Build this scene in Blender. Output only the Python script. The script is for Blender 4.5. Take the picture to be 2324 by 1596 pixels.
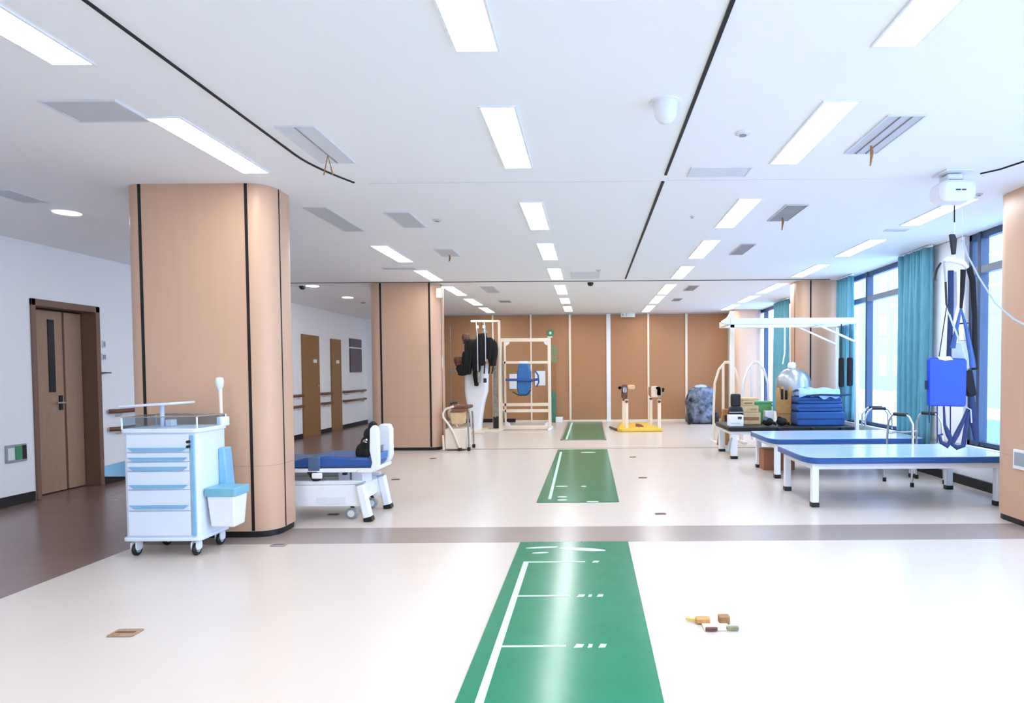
import bpy, bmesh, math, random
from mathutils import Vector, Matrix
random.seed(4)
S = bpy.context.scene
for o in list(bpy.data.objects): bpy.data.objects.remove(o)
C = S.collection
# ------------------------------------------------------------ camera (2324x1596 frame)
F, EYE, PIT, ROL, PX, PY = 1440., 1.285, math.atan(0.032), 0.007, 1339., 889.
ZC = 2.75
cr, sr, cp, sp = math.cos(ROL), math.sin(ROL), math.cos(PIT), math.sin(PIT)
R0, U0, W0 = Vector((1,0,0)), Vector((0,sp,cp)), Vector((0,cp,-sp))
RV, UV = R0*cr - U0*sr, U0*cr + R0*sr
cd = bpy.data.cameras.new('camera'); cam = bpy.data.objects.new('camera', cd); C.objects.link(cam)
cd.sensor_width = 36; cd.sensor_fit = 'HORIZONTAL'; cd.lens = F/2324*36
cd.shift_x = -(PX-1162)/2324; cd.shift_y = (PY-798)/2324
cd.clip_start = .05; cd.clip_end = 300
cam.matrix_world = Matrix(((RV.x,UV.x,-W0.x,0),(RV.y,UV.y,-W0.y,0),(RV.z,UV.z,-W0.z,EYE),(0,0,0,1)))
S.camera = cam
def ray(px, py): return W0 + RV*((px-PX)/F) - UV*((py-PY)/F)
def onz(px, py, z=0.):
    d = ray(px,py); return Vector((0,0,EYE)) + d*((z-EYE)/d.z)
def ony(px, py, y):
    d = ray(px,py); return Vector((0,0,EYE)) + d*(y/d.y)
def onx(px, py, x):
    d = ray(px,py); return Vector((0,0,EYE)) + d*(x/d.x)
# ------------------------------------------------------------ world and exposure
w = bpy.data.worlds.new('sky'); S.world = w; w.use_nodes = True
bg = w.node_tree.nodes['Background']; bg.inputs[0].default_value = (.68,.81,1,1); bg.inputs[1].default_value = 4.0
LIGHT = 8.5
S.view_settings.view_transform = 'Standard'; S.view_settings.look = 'None'
S.view_settings.exposure = 1.2; S.view_settings.gamma = 1; S.view_settings.use_curve_mapping = False
# ------------------------------------------------------------ materials
def lin(c):
    return tuple((v/255/12.92 if v/255 <= .04045 else ((v/255+.055)/1.055)**2.4) for v in c)
def mat(name, col, rough=.5, metal=0, noise=.06, scale=8, bump=0, spec=.5, emit=0, trans=0, coat=0, stretch=None):
    m = bpy.data.materials.new(name); m.use_nodes = True
    n, l = m.node_tree.nodes, m.node_tree.links
    b = n['Principled BSDF']; c = lin(col)
    b.inputs['Roughness'].default_value = rough; b.inputs['Metallic'].default_value = metal
    b.inputs['Specular IOR Level'].default_value = spec
    b.inputs['Coat Weight'].default_value = coat
    tc = n.new('ShaderNodeTexCoord'); mp = n.new('ShaderNodeMapping'); nz = n.new('ShaderNodeTexNoise'); rp = n.new('ShaderNodeValToRGB')
    nz.inputs['Scale'].default_value = scale; nz.inputs['Detail'].default_value = 3
    if stretch: mp.inputs['Scale'].default_value = stretch
    l.new(tc.outputs['Object'], mp.inputs[0]); l.new(mp.outputs[0], nz.inputs['Vector']); l.new(nz.outputs[0], rp.inputs[0])
    rp.color_ramp.elements[0].position = .3; rp.color_ramp.elements[1].position = .7
    rp.color_ramp.elements[0].color = tuple(max(0,v*(1-noise)) for v in c)+(1,)
    rp.color_ramp.elements[1].color = tuple(min(1,v*(1+noise)) for v in c)+(1,)
    l.new(rp.outputs[0], b.inputs['Base Color'])
    if bump:
        bp = n.new('ShaderNodeBump'); bp.inputs['Strength'].default_value = bump; bp.inputs['Distance'].default_value = .01
        l.new(nz.outputs[0], bp.inputs['Height']); l.new(bp.outputs[0], b.inputs['Normal'])
    if emit:
        b.inputs['Emission Color'].default_value = (.94,.975,1,1) if name=='light_diffuser' else c+(1,); b.inputs['Emission Strength'].default_value = emit
    if trans: b.inputs['Transmission Weight'].default_value = trans
    return m
def glassmat(name, tint, op=.0):
    m = bpy.data.materials.new(name); m.use_nodes = True; n, l = m.node_tree.nodes, m.node_tree.links
    n.remove(n['Principled BSDF']); out = n['Material Output']
    t = n.new('ShaderNodeBsdfTransparent'); t.inputs[0].default_value = lin(tint)+(1,)
    g = n.new('ShaderNodeBsdfGlossy'); g.inputs['Roughness'].default_value = .03
    mx = n.new('ShaderNodeMixShader'); mx.inputs[0].default_value = .05; l.new(t.outputs[0], mx.inputs[1]); l.new(g.outputs[0], mx.inputs[2]); l.new(mx.outputs[0], out.inputs[0])
    return m
M = dict(
 ceiling=mat('ceiling_paint',(252,252,253),.7,noise=.008,scale=1.5),
 wall=mat('wall_paint',(251,252,253),.6,noise=.012,scale=3),
 outside=mat('outside_render',(152,168,190),.8,noise=.03),
 beige=mat('pillar_laminate',(214,173,143),.38,noise=.02,scale=2,stretch=(6,6,.6)),
 fabric=mat('partition_fabric',(178,131,92),.75,noise=.03,scale=60,bump=.1),
 black=mat('black_plastic',(16,16,18),.45,noise=.2),
 dark=mat('dark_slot',(10,11,14),.6),
 floor=mat('cream_vinyl',(214,202,191),.26,noise=.012,scale=2.2,spec=.45),
 brown=mat('brown_vinyl',(130,105,98),.26,noise=.03,scale=5,spec=.5),
 stripe=mat('taupe_vinyl',(158,143,136),.26,noise=.02,scale=4,spec=.5),
 seam=mat('floor_seam',(170,150,142),.4),
 green=mat('green_mat',(16,124,88),.2,noise=.06,scale=6,spec=.45),
 mint=mat('mint_paint',(205,245,228),.3,noise=.04,scale=30),
 light=mat('light_diffuser',(255,255,255),.5,noise=0,emit=LIGHT),
 lframe=mat('light_frame',(245,246,248),.5),
 vent=mat('vent_grey',(206,209,214),.5,noise=.03),
 ventl=mat('vent_pale',(228,231,236),.5,noise=.03),
 ventd=mat('vent_dark',(150,149,150),.5,noise=.1),
 ribbon=mat('brown_ribbon',(165,110,60),.6,noise=.2,scale=40),
 white=mat('white_enamel',(240,243,248),.3,noise=.015,spec=.5),
 cream=mat('cream_enamel',(242,226,205),.35,noise=.02),
 cart=mat('cart_plastic',(228,238,252),.35,noise=.01),
 cyan=mat('cyan_plastic',(132,186,220),.4,noise=.04),
 teal=mat('teal_lid',(120,180,200),.4,noise=.05),
 clear=glassmat('clear_acrylic',(232,240,245)),
 glass=glassmat('window_glass',(222,236,250)),
 acrylic=mat('acrylic_edge',(170,150,140),.3,noise=.1),
 door=mat('door_laminate',(172,138,112),.45,noise=.05,scale=6,stretch=(10,10,1)),
 doorf=mat('door_frame_laminate',(128,96,80),.45,noise=.05,scale=6),
 wood=mat('wood_door',(150,108,62),.45,noise=.08,scale=6,stretch=(12,12,1)),
 rail=mat('rail_wood',(120,78,60),.4,noise=.15,scale=12),
 frame=mat('window_frame',(52,72,98),.4,noise=.05),
 framel=mat('window_transom',(120,128,138),.4,noise=.05),
 curtain=mat('teal_curtain',(104,168,184),.8,noise=.12,scale=14,bump=.2,stretch=(1,6,.4)),
 blue=mat('blue_vinyl',(38,84,150),.38,noise=.08,scale=6),
 tabletop=mat('blue_vinyl_window_sheen',(186,214,243),.16,noise=.02,scale=3,spec=.6),  # blue lightened to carry the window reflection on the table tops
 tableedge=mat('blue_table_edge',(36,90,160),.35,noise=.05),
 navy=mat('navy_webbing',(18,40,92),.6,noise=.15,scale=20),
 royal=mat('royal_vinyl',(14,66,214),.4,noise=.05,scale=5),
 sheet=mat('pale_blue_sheet',(160,198,236),.6,noise=.08,scale=7,bump=.3),
 greyblue=mat('grey_blue_strap',(72,98,130),.6,noise=.08),
 grey=mat('grey_plastic',(160,166,172),.4,noise=.05),
 lgrey=mat('light_grey_fabric',(186,196,210),.7,noise=.08,scale=30),
 chrome=mat('chrome',(210,214,220),.18,1,noise=.02),
 silver=mat('silver_ball',(176,182,190),.3,.75,noise=.04,scale=4),
 box=mat('wood_block',(222,188,140),.5,noise=.1,scale=16),
 gold=mat('golden_wood',(196,146,84),.5,noise=.14,scale=10,bump=.2,stretch=(4,4,1)),
 card=mat('cardboard',(170,110,80),.7,noise=.1),
 gbox=mat('green_plastic',(100,180,120),.5,noise=.05),
 yellow=mat('yellow_board',(240,192,72),.4,noise=.06,scale=7),
 marble=mat('grey_marbled_film',(98,108,128),.35,noise=.97,scale=8,bump=1.0),
 sign=mat('sign_white',(232,244,236),.5,noise=.02),
 sgreen=mat('sign_green',(60,150,105),.5,noise=.08,scale=30),
 poster=mat('poster_olive',(138,140,104),.6,noise=.2,scale=40),
 brownc=mat('brown_card',(160,116,74),.6,noise=.2,scale=40),
 smoke=mat('grey_tube',(146,142,132),.4,noise=.25,scale=18),
 blackf=mat('black_fabric',(14,13,14),.8,noise=.5,scale=30,bump=.4),
 brownf=mat('brown_fabric',(110,74,60),.8,noise=.3,scale=20),
 bluet=mat('blue_translucent',(46,112,176),.35,noise=.2,scale=25),
 print=mat('print_ink',(50,54,60),.6),
 dgreen=mat('dark_green_panel',(70,128,108),.5,noise=.05),
 brass=mat('floor_flap',(168,134,104),.4,noise=.2,scale=60),
 mauve=mat('dark_mirror_panel',(92,76,84),.3,noise=.05),
 pave=mat('outdoor_paving',(200,212,228),.8),
)
# ------------------------------------------------------------ mesh helpers
ORG = {}
class MB:
    def __init__(s): s.bm = bmesh.new()
    def face(s, pts, mi=0):
        f = s.bm.faces.new([s.bm.verts.new(p) for p in pts]); f.material_index = mi; return f
    def box(s, x0,y0,z0,x1,y1,z1):
        v = [s.bm.verts.new((x,y,z)) for z in (z0,z1) for y in (y0,y1) for x in (x0,x1)]
        for q in ((0,2,3,1),(4,5,7,6),(0,1,5,4),(2,6,7,3),(0,4,6,2),(1,3,7,5)): s.bm.faces.new([v[i] for i in q])
        return s
    def prism(s, pts, axis, a, b):
        def mk(p, t):
            return {'x':(t,p[0],p[1]),'y':(p[0],t,p[1]),'z':(p[0],p[1],t)}[axis]
        A = [s.bm.verts.new(mk(p,a)) for p in pts]; B = [s.bm.verts.new(mk(p,b)) for p in pts]
        n = len(pts); s.bm.faces.new(A[::-1]); s.bm.faces.new(B)
        for i in range(n): s.bm.faces.new((A[i],A[(i+1)%n],B[(i+1)%n],B[i]))
        return s
    def loft(s, rings, cap=True):
        V = [[s.bm.verts.new(p) for p in r] for r in rings]; n = len(V[0])
        for a, b in zip(V, V[1:]):
            for i in range(n): s.bm.faces.new((a[i],a[(i+1)%n],b[(i+1)%n],b[i]))
        if cap: s.bm.faces.new(V[0][::-1]); s.bm.faces.new(V[-1])
        return s
    def tube(s, pts, r, n=8, flat=1.0):
        pts = [Vector(p) for p in pts]; rings = []
        rs = r if isinstance(r,(list,tuple)) else [r]*len(pts)
        up = None
        for i, p in enumerate(pts):
            t = (pts[min(i+1,len(pts)-1)]-pts[max(i-1,0)]).normalized()
            if up is None: up = Vector((0,0,1)) if abs(t.z) < .9 else Vector((0,1,0))
            sd = t.cross(up)
            if sd.length < 1e-4: sd = t.cross(Vector((1,0,0)))
            sd.normalize(); up = sd.cross(t).normalized()
            rings.append([p + sd*math.cos(a)*rs[i] + up*math.sin(a)*rs[i]*flat for a in [2*math.pi*k/n for k in range(n)]])
        return s.loft(rings)
    def bar(s, p0, p1, wd, h, ref=(0,0,1)):
        p0, p1 = Vector(p0), Vector(p1); t = (p1-p0).normalized(); ref = Vector(ref)
        if abs(t.dot(ref)) > .95: ref = Vector((0,1,0))
        sd = t.cross(ref).normalized(); up = sd.cross(t)
        return s.loft([[p + sd*a*wd/2 + up*b*h/2 for a,b in ((-1,-1),(1,-1),(1,1),(-1,1))] for p in (p0,p1)])
    def lathe(s, c, prof, n=24, axis='z'):
        c = Vector(c); rings = []
        for r, z in prof:
            ring = []
            for k in range(n):
                a = 2*math.pi*k/n; q = (max(r,1e-4)*math.cos(a), max(r,1e-4)*math.sin(a), z)
                ring.append(c + Vector(q if axis=='z' else (q[0],q[2],q[1]) if axis=='y' else (q[2],q[0],q[1])))
            rings.append(ring)
        return s.loft(rings)
    def cyl(s, c, r, h, axis='z', n=20): return s.lathe(c, [(r,0),(r,h)], n, axis)
    def ell(s, c, r, n=16, m=10, jit=0):
        c = Vector(c); rings = []
        for i in range(m+1):
            t = math.pi*i/m; rings.append([])
            for k in range(n):
                a = 2*math.pi*k/n; j = 1+random.uniform(-jit,jit)
                rings[-1].append(c + Vector((r[0]*math.sin(t+1e-3)*math.cos(a)*j, r[1]*math.sin(t+1e-3)*math.sin(a)*j, -r[2]*math.cos(t)*j)))
        return s.loft(rings)
    def grid(s, fn, nu, nv):
        V = [[s.bm.verts.new(fn(i/nu, j/nv)) for j in range(nv+1)] for i in range(nu+1)]
        for i in range(nu):
            for j in range(nv): s.bm.faces.new((V[i][j],V[i+1][j],V[i+1][j+1],V[i][j+1]))
        return s
    def build(s, name, m, parent=None, org=None, bevel=0, sub=0, solid=0, ang=35):
        bm = s.bm; bmesh.ops.recalc_face_normals(bm, faces=bm.faces)
        o = Vector(org) if org is not None else Vector((0,0,0))
        if parent is not None: o = ORG[parent.name]
        bmesh.ops.translate(bm, verts=bm.verts, vec=-o)
        me = bpy.data.meshes.new(name)
        for f in bm.faces: f.smooth = True
        bm.to_mesh(me); bm.free()
        for mm in (m if isinstance(m,(list,tuple)) else [m]): me.materials.append(M[mm] if isinstance(mm,str) else mm)
        me.set_sharp_from_angle(angle=math.radians(ang))
        ob = bpy.data.objects.new(name, me); C.objects.link(ob)
        if parent is not None: ob.parent = parent
        else: ob.location = o
        ORG[ob.name] = o
        if solid:
            md = ob.modifiers.new('solid','SOLIDIFY'); md.thickness = solid; md.offset = 0
        if bevel:
            md = ob.modifiers.new('bevel','BEVEL'); md.width = bevel; md.segments = 2; md.limit_method = 'ANGLE'; md.harden_normals = False
        if sub:
            md = ob.modifiers.new('sub','SUBSURF'); md.levels = sub; md.render_levels = sub
        return ob
def tag(o, label, cat, group=None):
    o['label'] = label; o['category'] = cat
    if group: o['group'] = group
    return o
def thing(name, label, cat, loc, group=None):
    o = bpy.data.objects.new(name, None); C.objects.link(o); o.location = loc; o.empty_display_size = .1
    ORG[o.name] = Vector(loc); return tag(o, label, cat, group)
def struct(o): o['kind'] = 'structure'; return o
def sroot(name, loc):
    o = bpy.data.objects.new(name, None); C.objects.link(o); o.location = loc; ORG[o.name] = Vector(loc); o['kind'] = 'structure'; return o
def rr(x0,y0,x1,y1,r,n=6):
    P = []
    for cx,cy,a0 in ((x1-r,y0+r,-90),(x1-r,y1-r,0),(x0+r,y1-r,90),(x0+r,y0+r,180)):
        for k in range(n+1):
            a = math.radians(a0+90*k/n); P.append((cx+r*math.cos(a), cy+r*math.sin(a)))
    return P
def dup(root, d, label=None, group=None):
    def cp(o, par):
        c = o.copy(); C.objects.link(c)
        if par is None: c.location = o.location + Vector(d)
        else: c.parent = par; c.matrix_parent_inverse = o.matrix_parent_inverse.copy()
        for ch in [x for x in C.objects if x.parent == o]: cp(ch, c)
        return c
    r = cp(root, None); ORG[r.name] = ORG[root.name] + Vector(d)
    if label: r['label'] = label
    if group: r['group'] = group
    return r
# ------------------------------------------------------------ room shell
XL, XR, YB, YF = -5.7, 4.15, 16.2, -3.0
b = MB()
xs, ys = [XL-.3,-3.4,XR+.2], [YF-.2,4.74,5.22,YB+.2]
for i in range(2):
    for j in range(3):
        if i == 0 and j: continue
        y0, y1 = (ys[0],ys[3]) if i == 0 else (ys[j],ys[j+1])
        b.face([(xs[i],y0,0),(xs[i+1],y0,0),(xs[i+1],y1,0),(xs[i],y1,0)], 1 if i == 0 else (2 if j == 1 else 0))
b.box(XL-.3,YF-.2,-.2,XR+.2,YB+.2,-.01)
struct(b.build('floor',['floor','brown','stripe']))
struct(MB().box(-2.45,10.50,0,XR,10.55,.006).build('trim_1','seam'))          # joint strip across the floor
# ceiling with a lowered strip along the left wall
b = MB().box(-4.95,YF-.2,ZC,XR+.2,YB+.2,ZC+.15)
b.prism([(-4.95,ZC+.15),(-4.95,ZC),(XL-.3,2.60),(XL-.3,ZC+.15)],'y',YF-.2,YB+.2)
struct(b.build('ceiling','ceiling'))
# black slots, seams in the ceiling
def slot(n, pts, wd=.013, m='dark', th=.012):
    b = MB()
    pts = [Vector(p) for p in pts]
    for a, c in zip(pts, pts[1:]): b.bar(a, c, wd, th)
    return struct(b.build('trim_%d'%n, m))
zs = ZC-.003
slot(2, [(.575,-2,zs),(.575,4.78,zs)], .018)
slot(3, [(.575,4.95,zs),(.575,10.1,zs)], .022)
slot(4, [(-1.96,-2,zs),(-1.96,4.3,zs)]+[(-1.96+.16*(k/8)**1.7,4.3+.62*k/8,zs) for k in range(1,9)])
slot(5, [onz(2324,366,zs),onz(2300,374,zs),onz(2270,384,zs),onz(2225,394,zs)], .012)
slot(6, [(-4.9,10.33,zs),(3.9,10.33,zs)], .012)
slot(7, [(-1.7,4.95,zs),(.5,4.95,ZC-.001)], .004, 'ventl', .002); slot(8, [(.6,4.93,zs),(2.4,4.93,ZC-.001)], .004, 'ventl', .002)
# left wall with the recessed double door
DY0, DY1, DZ = onx(66,668,XL).y, onx(222,690,XL).y, 2.07
b = MB()
b.box(XL-.3,YF,0,XL,DY0,ZC); b.box(XL-.3,DY1,0,XL,YB,ZC); b.box(XL-.3,DY0,DZ,XL,DY1,ZC)
struct(b.build('wall_left','wall'))
b = MB(); b.box(XL,YF,0,XL+.015,DY0-.02,.1); D2=(12.55,13.33); D3=(13.95,14.5)
for a, c in ((DY1+.02,D2[0]-.03),(D2[1]+.03,D3[0]-.03),(D3[1]+.03,YB)): b.box(XL,a,0,XL+.015,c,.09)
struct(b.build('baseboard_left','black'))
dr = sroot('door_1',(XL,(DY0+DY1)/2,0))
b = MB(); b.box(XL-.24,DY0,0,XL+.02,DY0+.05,DZ); b.box(XL-.24,DY1-.06,0,XL+.02,DY1,DZ); b.box(XL-.24,DY0,DZ-.07,XL+.02,DY1,DZ)
b.box(XL-.3,DY0,0,XL-.24,DY1,DZ)
b.build('door_frame','doorf',dr,bevel=.004)
ym = DY0+.05+(DY1-DY0)*.60
MB().box(XL-.21,ym-.03,.01,XL-.195,ym+.03,DZ-.09).build('leaf_gap','black',dr)
l1 = MB().box(XL-.20,DY0+.055,.01,XL-.155,ym-.016,DZ-.09).build('door_leaf','door',dr,bevel=.003)
l2 = MB().box(XL-.20,ym+.012,.01,XL-.155,DY1-.065,DZ-.09).build('door_leaf','door',dr,bevel=.003)
v0, v1 = onx(107,725,XL-.15), onx(127,890,XL-.15)
MB().box(XL-.156,v0.y,v1.z,XL-.145,v1.y,v0.z).build('vision_panel','black',l1,bevel=.003)
MB().tube([(XL-.155,ym-.07,.98),(XL-.10,ym-.07,.98),(XL-.10,ym-.17,.98)],.010).build('handle','grey',l1)
MB().box(XL-.156,ym-.09,.9,XL-.14,ym-.05,1.06).build('lock_plate','black',l1)
for k, (a, c, top) in enumerate(((D2[0],D2[1],2.06),(D3[0],D3[1],2.04))):
    dr = sroot('door_%d'%(k+2),(XL,(a+c)/2,0))
    MB().box(XL,a,0,XL+.03,c,top).build('door_leaf','wood',dr,bevel=.003)
    if k == 0: MB().tube([(XL+.03,c-.1,1.02),(XL+.07,c-.1,1.02),(XL+.07,c-.22,1.02)],.01).build('handle','chrome',dr)
    MB().box(XL+.03,c-.3,1.5,XL+.036,c-.14,1.57).build('door_plate','sign',dr)
win = sroot('window_1',(XL,15.3,1.2))
a, c = onx(792,768,XL), onx(819,845,XL)
MB().box(XL,a.y,c.z,XL+.03,c.y,a.z).build('pane','mauve',win)
zz = a.z-(a.z-c.z)*.29; MB().box(XL,a.y-.02,zz,XL+.04,c.y+.02,zz+.03).build('window_frame','white',win)
# back wall: folding partition of fabric panels with pale mullions
struct(MB().box(XL-.3,YB,0,XR+.3,YB+.2,ZC).build('wall_back','wall'))
mx = [ony(p,830,YB).x for p in (1010,1120,1206,1294,1381,1471,1557,1652)]
mw = [.03,.045,.045,.06,.11,.05,.06,.03]
for k in range(7):
    pn = sroot('wall_partition_%d'%(k+1),((mx[k]+mx[k+1])/2,YB,0))
    MB().box(mx[k]+mw[k]/2,YB-.05,.06,mx[k+1]-mw[k+1]/2,YB,ZC-.03).build('fabric_panel','fabric',pn,bevel=.004)
    if k: MB().box(mx[k]-mw[k]/2,YB-.075,.0,mx[k]+mw[k]/2,YB,ZC-.01).build('mullion','cream' if k!=4 else 'white',pn,bevel=.006)
struct(MB().box(-3.5,YB-.06,0,-1.9,YB,.09).build('baseboard_back','black'))
struct(MB().box(-1.9,YB-.06,0,3.6,YB,.055).build('trim_9','cream'))
struct(MB().box(-4.2,YB-.02,0,-3.72,YB,ZC).build('trim_10','beige'))
# wall behind the photographer
struct(MB().box(XL-.3,YF-.2,0,XR+.3,YF,ZC).build('wall_front','wall'))
# right window wall
ZS, ZT = .45, 2.742
b = MB(); b.box(XR,YF,0,XR+.2,YB,ZS); b.box(XR,YF,ZT,XR+.2,YB,ZC)
piers = [(7.02,7.78),(10.3,11.2),(12.1,13.0),(15.85,16.2),(4.3,5.9),(YF,YF+.3)]
for a, c in piers: b.box(XR-.02,a,ZS,XR+.2,c,ZT)
struct(b.build('wall_right','wall'))
struct(MB().box(XR-.03,5.45,0,XR,YB,.10).build('baseboard_right','black'))
def window(n, y0, y1, mull, top=2.3):
    r = sroot('window_%d'%n,(XR,(y0+y1)/2,ZS)); b = MB(); x0, x1 = XR+.03, XR+.10
    b.box(x0,y0,ZS,x1,y1,ZS+.05); b.box(x0,y0,ZT-.07,x1,y1,ZT)
    b.box(x0,y0,ZS,x1,y0+.05,ZT); b.box(x0,y1-.05,ZS,x1,y1,ZT)
    b.build('window_frame','frame',r,bevel=.004)
    MB().box(x0-.01,y0,top,x1,y1,top+.08).build('transom','framel',r,bevel=.004)
    for m_ in mull: MB().box(x0-.015,m_-.026,ZS,x1+.01,m_+.026,ZT).build('mullion','frame',r,bevel=.004)
    MB().box(x0+.03,y0+.02,ZS+.02,x0+.036,y1-.02,ZT-.02).build('pane','glass',r)
    MB().box(XR-.05,y0,ZS-.025,XR+.12,y1,ZS).build('window_sill','white',r,bevel=.005)
window(2, 5.9, 7.02, [onx(2217,700,XR).y])
window(3, 7.78, 10.3, [onx(2043,800,XR).y, onx(1963,800,XR).y])
window(4, 13.0, 15.85, [onx(1733,800,XR).y])
window(5, -2.7, .6, [-1.0]); window(6, .6, 4.3, [1.8,3.1])
window(7, 11.2, 12.1, [])
# ------------------------------------------------------------ pillars
def pillar(x0, x1, y0, y1, label, seams, zj=.56, r=.16):
    t = thing('pillar', label, 'pillar', ((x0+x1)/2,(y0+y1)/2,0))
    MB().prism(rr(x0,y0,x1,y1,r,8),'z',.05,ZC).build('cladding','beige',t,ang=50)
    MB().prism(rr(x0+.012,y0+.012,x1-.012,y1-.012,r-.01,8),'z',0,.055).build('plinth','black',t,ang=50)
    for sx, sy, wx, wy in seams:
        MB().box(sx-wx/2,sy-wy/2,.055,sx+wx/2,sy+wy/2,ZC-.002).build('black_joint','dark',t)
    b = MB(); q = rr(x0-.001,y0-.001,x1+.001,y1+.001,r,8); b.prism(q,'z',zj,zj+.004); b.build('joint_line','seam',t,ang=50)
    return t
pillar(-3.62,-2.47,4.93,5.40,'wide beige clad pillar with black joints behind the white medical trolley',
  [(-2.64,4.93,.022,.008),(-3.46,4.93,.022,.008),(-2.47,5.10,.008,.010),(-3.62,5.10,.008,.01)])
pillar(-3.62,-2.47,10.42,10.95,'beige clad pillar in the middle distance, past the tilt bed',
  [(-2.62,10.42,.03,.008),(-3.42,10.42,.03,.008),(-2.47,10.6,.008,.01)])
pillar(3.50,4.16,4.75,5.52,'beige clad pillar at the right edge of the room nearest the camera with a wall socket',
  [(3.70,4.75,.02,.008)])
pillar(3.42,4.18,10.42,10.98,'beige clad pillar between the windows behind the white overhead frame',
  [(3.62,10.42,.025,.008),(3.42,10.6,.008,.01)])
pillar(3.48,4.16,15.3,16.0,'beige clad pillar in the far right corner against the partition',
  [(3.48,15.45,.01,.03)])
# things fixed on pillars
p = ony(1002,545*0+660,10.4)
o = MB().box(-2.50,10.38,2.50,-2.40,10.44,2.66).build('wall_sensor','cream',org=(-2.43,10.41,2.5),bevel=.008); tag(o,'small cream sensor box high on the middle-distance beige pillar','sensor')
o = MB().box(-2.475,10.60,1.36,-2.455,10.62,1.54).build('wall_plate','cream',org=(-2.415,10.57,1.4),bevel=.004); tag(o,'cream switch plate on the side of the middle-distance beige pillar','switch plate')
t = thing('socket_plate','white framed double wall socket low on the right edge pillar','socket',(3.5,4.98,.5))
a, c = onx(2301,1019,3.49), onx(2340,1072,3.49)
MB().box(3.482,c.y,c.z,3.502,a.y,a.z).build('plate','white',t,bevel=.004)
MB().box(3.478,c.y+.02,c.z+.03,3.484,a.y-.02,a.z-.02).build('socket_insert','grey',t,bevel=.003)
# ------------------------------------------------------------ left wall fixtures
def at(px,py,x=XL): return onx(px,py,x)
a, c = at(10,1012), at(58,1045)
t = thing('exit_light','green emergency exit light set low on the left wall beside the double door','emergency light',(XL,(a.y+c.y)/2,a.z-.1))
MB().box(XL,a.y,c.z,XL+.02,c.y,a.z).build('housing','grey',t,bevel=.005)
MB().box(XL+.018,a.y+.012,c.z+.025,XL+.024,a.y+(c.y-a.y)*.36,a.z-.03).build('lamp_face','sign',t)
MB().box(XL+.018,a.y+(c.y-a.y)*.42,c.z+.02,XL+.024,a.y+(c.y-a.y)*.72,a.z-.015).build('green_face','sgreen',t)
MB().box(XL+.018,a.y+(c.y-a.y)*.76,c.z+.02,XL+.024,c.y-.01,a.z-.015).build('dark_face','black',t)
for (x0,y0,x1,y1,lb) in ((231,773,238,790,'upper small pale switch on the left wall right of the double door'),(230,803,239,818,'lower small pale switch on the left wall right of the double door')):
    a, c = at(x0,y0), at(x1,y1)
    t = thing('wall_switch',lb,'switch',(XL,a.y,c.z)); MB().box(XL,a.y,c.z,XL+.012,c.y,a.z).build('plate','ventl',t,bevel=.002)
    MB().box(XL+.012,a.y+.012,c.z+.015,XL+.018,c.y-.012,a.z-.015).build('rocker','grey',t)
a = at(226,848); o = MB().box(XL,a.y,a.z,XL+.09,a.y+.07,a.z+.015).build('wall_hook','rail',org=(XL,a.y,a.z),bevel=.003); tag(o,'small red brown bracket on the left wall by the door frame','bracket')
def handrail(y0, y1, z, label):
    t = thing('handrail',label,'handrail',(XL,(y0+y1)/2,z),'brown wooden handrails along the left wall')
    MB().tube([(XL+.02,y0,z),(XL+.085,y0+.05,z),(XL+.085,y1-.05,z),(XL+.02,y1,z)],.022,10,flat=1.2).build('rail','rail',t,ang=60)
    n = max(2,int((y1-y0)/1.1)+1)
    for k in range(n):
        y = y0+.14+(y1-y0-.28)*k/(n-1)
        MB().tube([(XL,y,z-.06),(XL+.05,y,z-.06),(XL+.082,y,z-.015)],.012,8).build('bracket','cream',t,ang=60)
y7 = at(243,937).y
for y0, y1, nm in ((y7,D2[0]-.06,'behind the near pillar'),(D2[1]+.05,D3[0]-.05,'between the two ochre doors'),(D3[1]+.08,YB-.25,'under the dark wall window')):
    handrail(y0,y1,.85,'upper brown wooden handrail on the left wall '+nm)
    handrail(y0,y1,.64,'lower brown wooden handrail on the left wall '+nm)
o = MB().box(XL+.01,5.35,0,XL+.06,5.95,.02).build('door_stop_strip','rail',org=(XL,5.9,0)); tag(o,'short red brown strip on the floor by the left wall','floor strip')
# ------------------------------------------------------------ ceiling lights
HW = .092
def ceiling_light(x, y0, y1, label, on=True):
    t = thing('ceiling_light',label,'ceiling light',(x,(y0+y1)/2,ZC),'long recessed ceiling light panels')
    b = MB(); z0, z1, e = ZC-.008, ZC, .012
    b.box(x-HW-e,y0-e,z0,x-HW,y1+e,z1); b.box(x+HW,y0-e,z0,x+HW+e,y1+e,z1); b.box(x-HW,y0-e,z0,x+HW,y0,z1); b.box(x-HW,y1,z0,x+HW,y1+e,z1)
    b.build('trim_frame','lframe' if on else 'vent',t)
    MB().box(x-HW,y0,ZC-.006,x+HW,y1,ZC-.001).build('diffuser','light' if on else 'vent',t)
cz = ZC
def yy(py, px=1339): return onz(px,py,cz).y
ordn = ['nearest','second','third','fourth','fifth','sixth','seventh','farthest']
mid = [(yy(111)-1.04,yy(111))]+[(yy(a),yy(c)) for a,c in ((240,378),(458,519),(551,588),(608,633),(646,667),(676,688),(695,706))]
for k,(a,c) in enumerate(mid): ceiling_light(-.502,a,c,'ceiling light panel, %s from the camera in the row above the green track'%ordn[k])
rt = [(yy(102,2000)-1.04,yy(102,2000))]+[(yy(a,q),yy(c,q)) for a,c,q in ((230,369,1850),(451,515,1680),(545,585,1600),(604,631,1550),(645,667,1510),(671,688,1487),(693,707,1470))]
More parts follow.
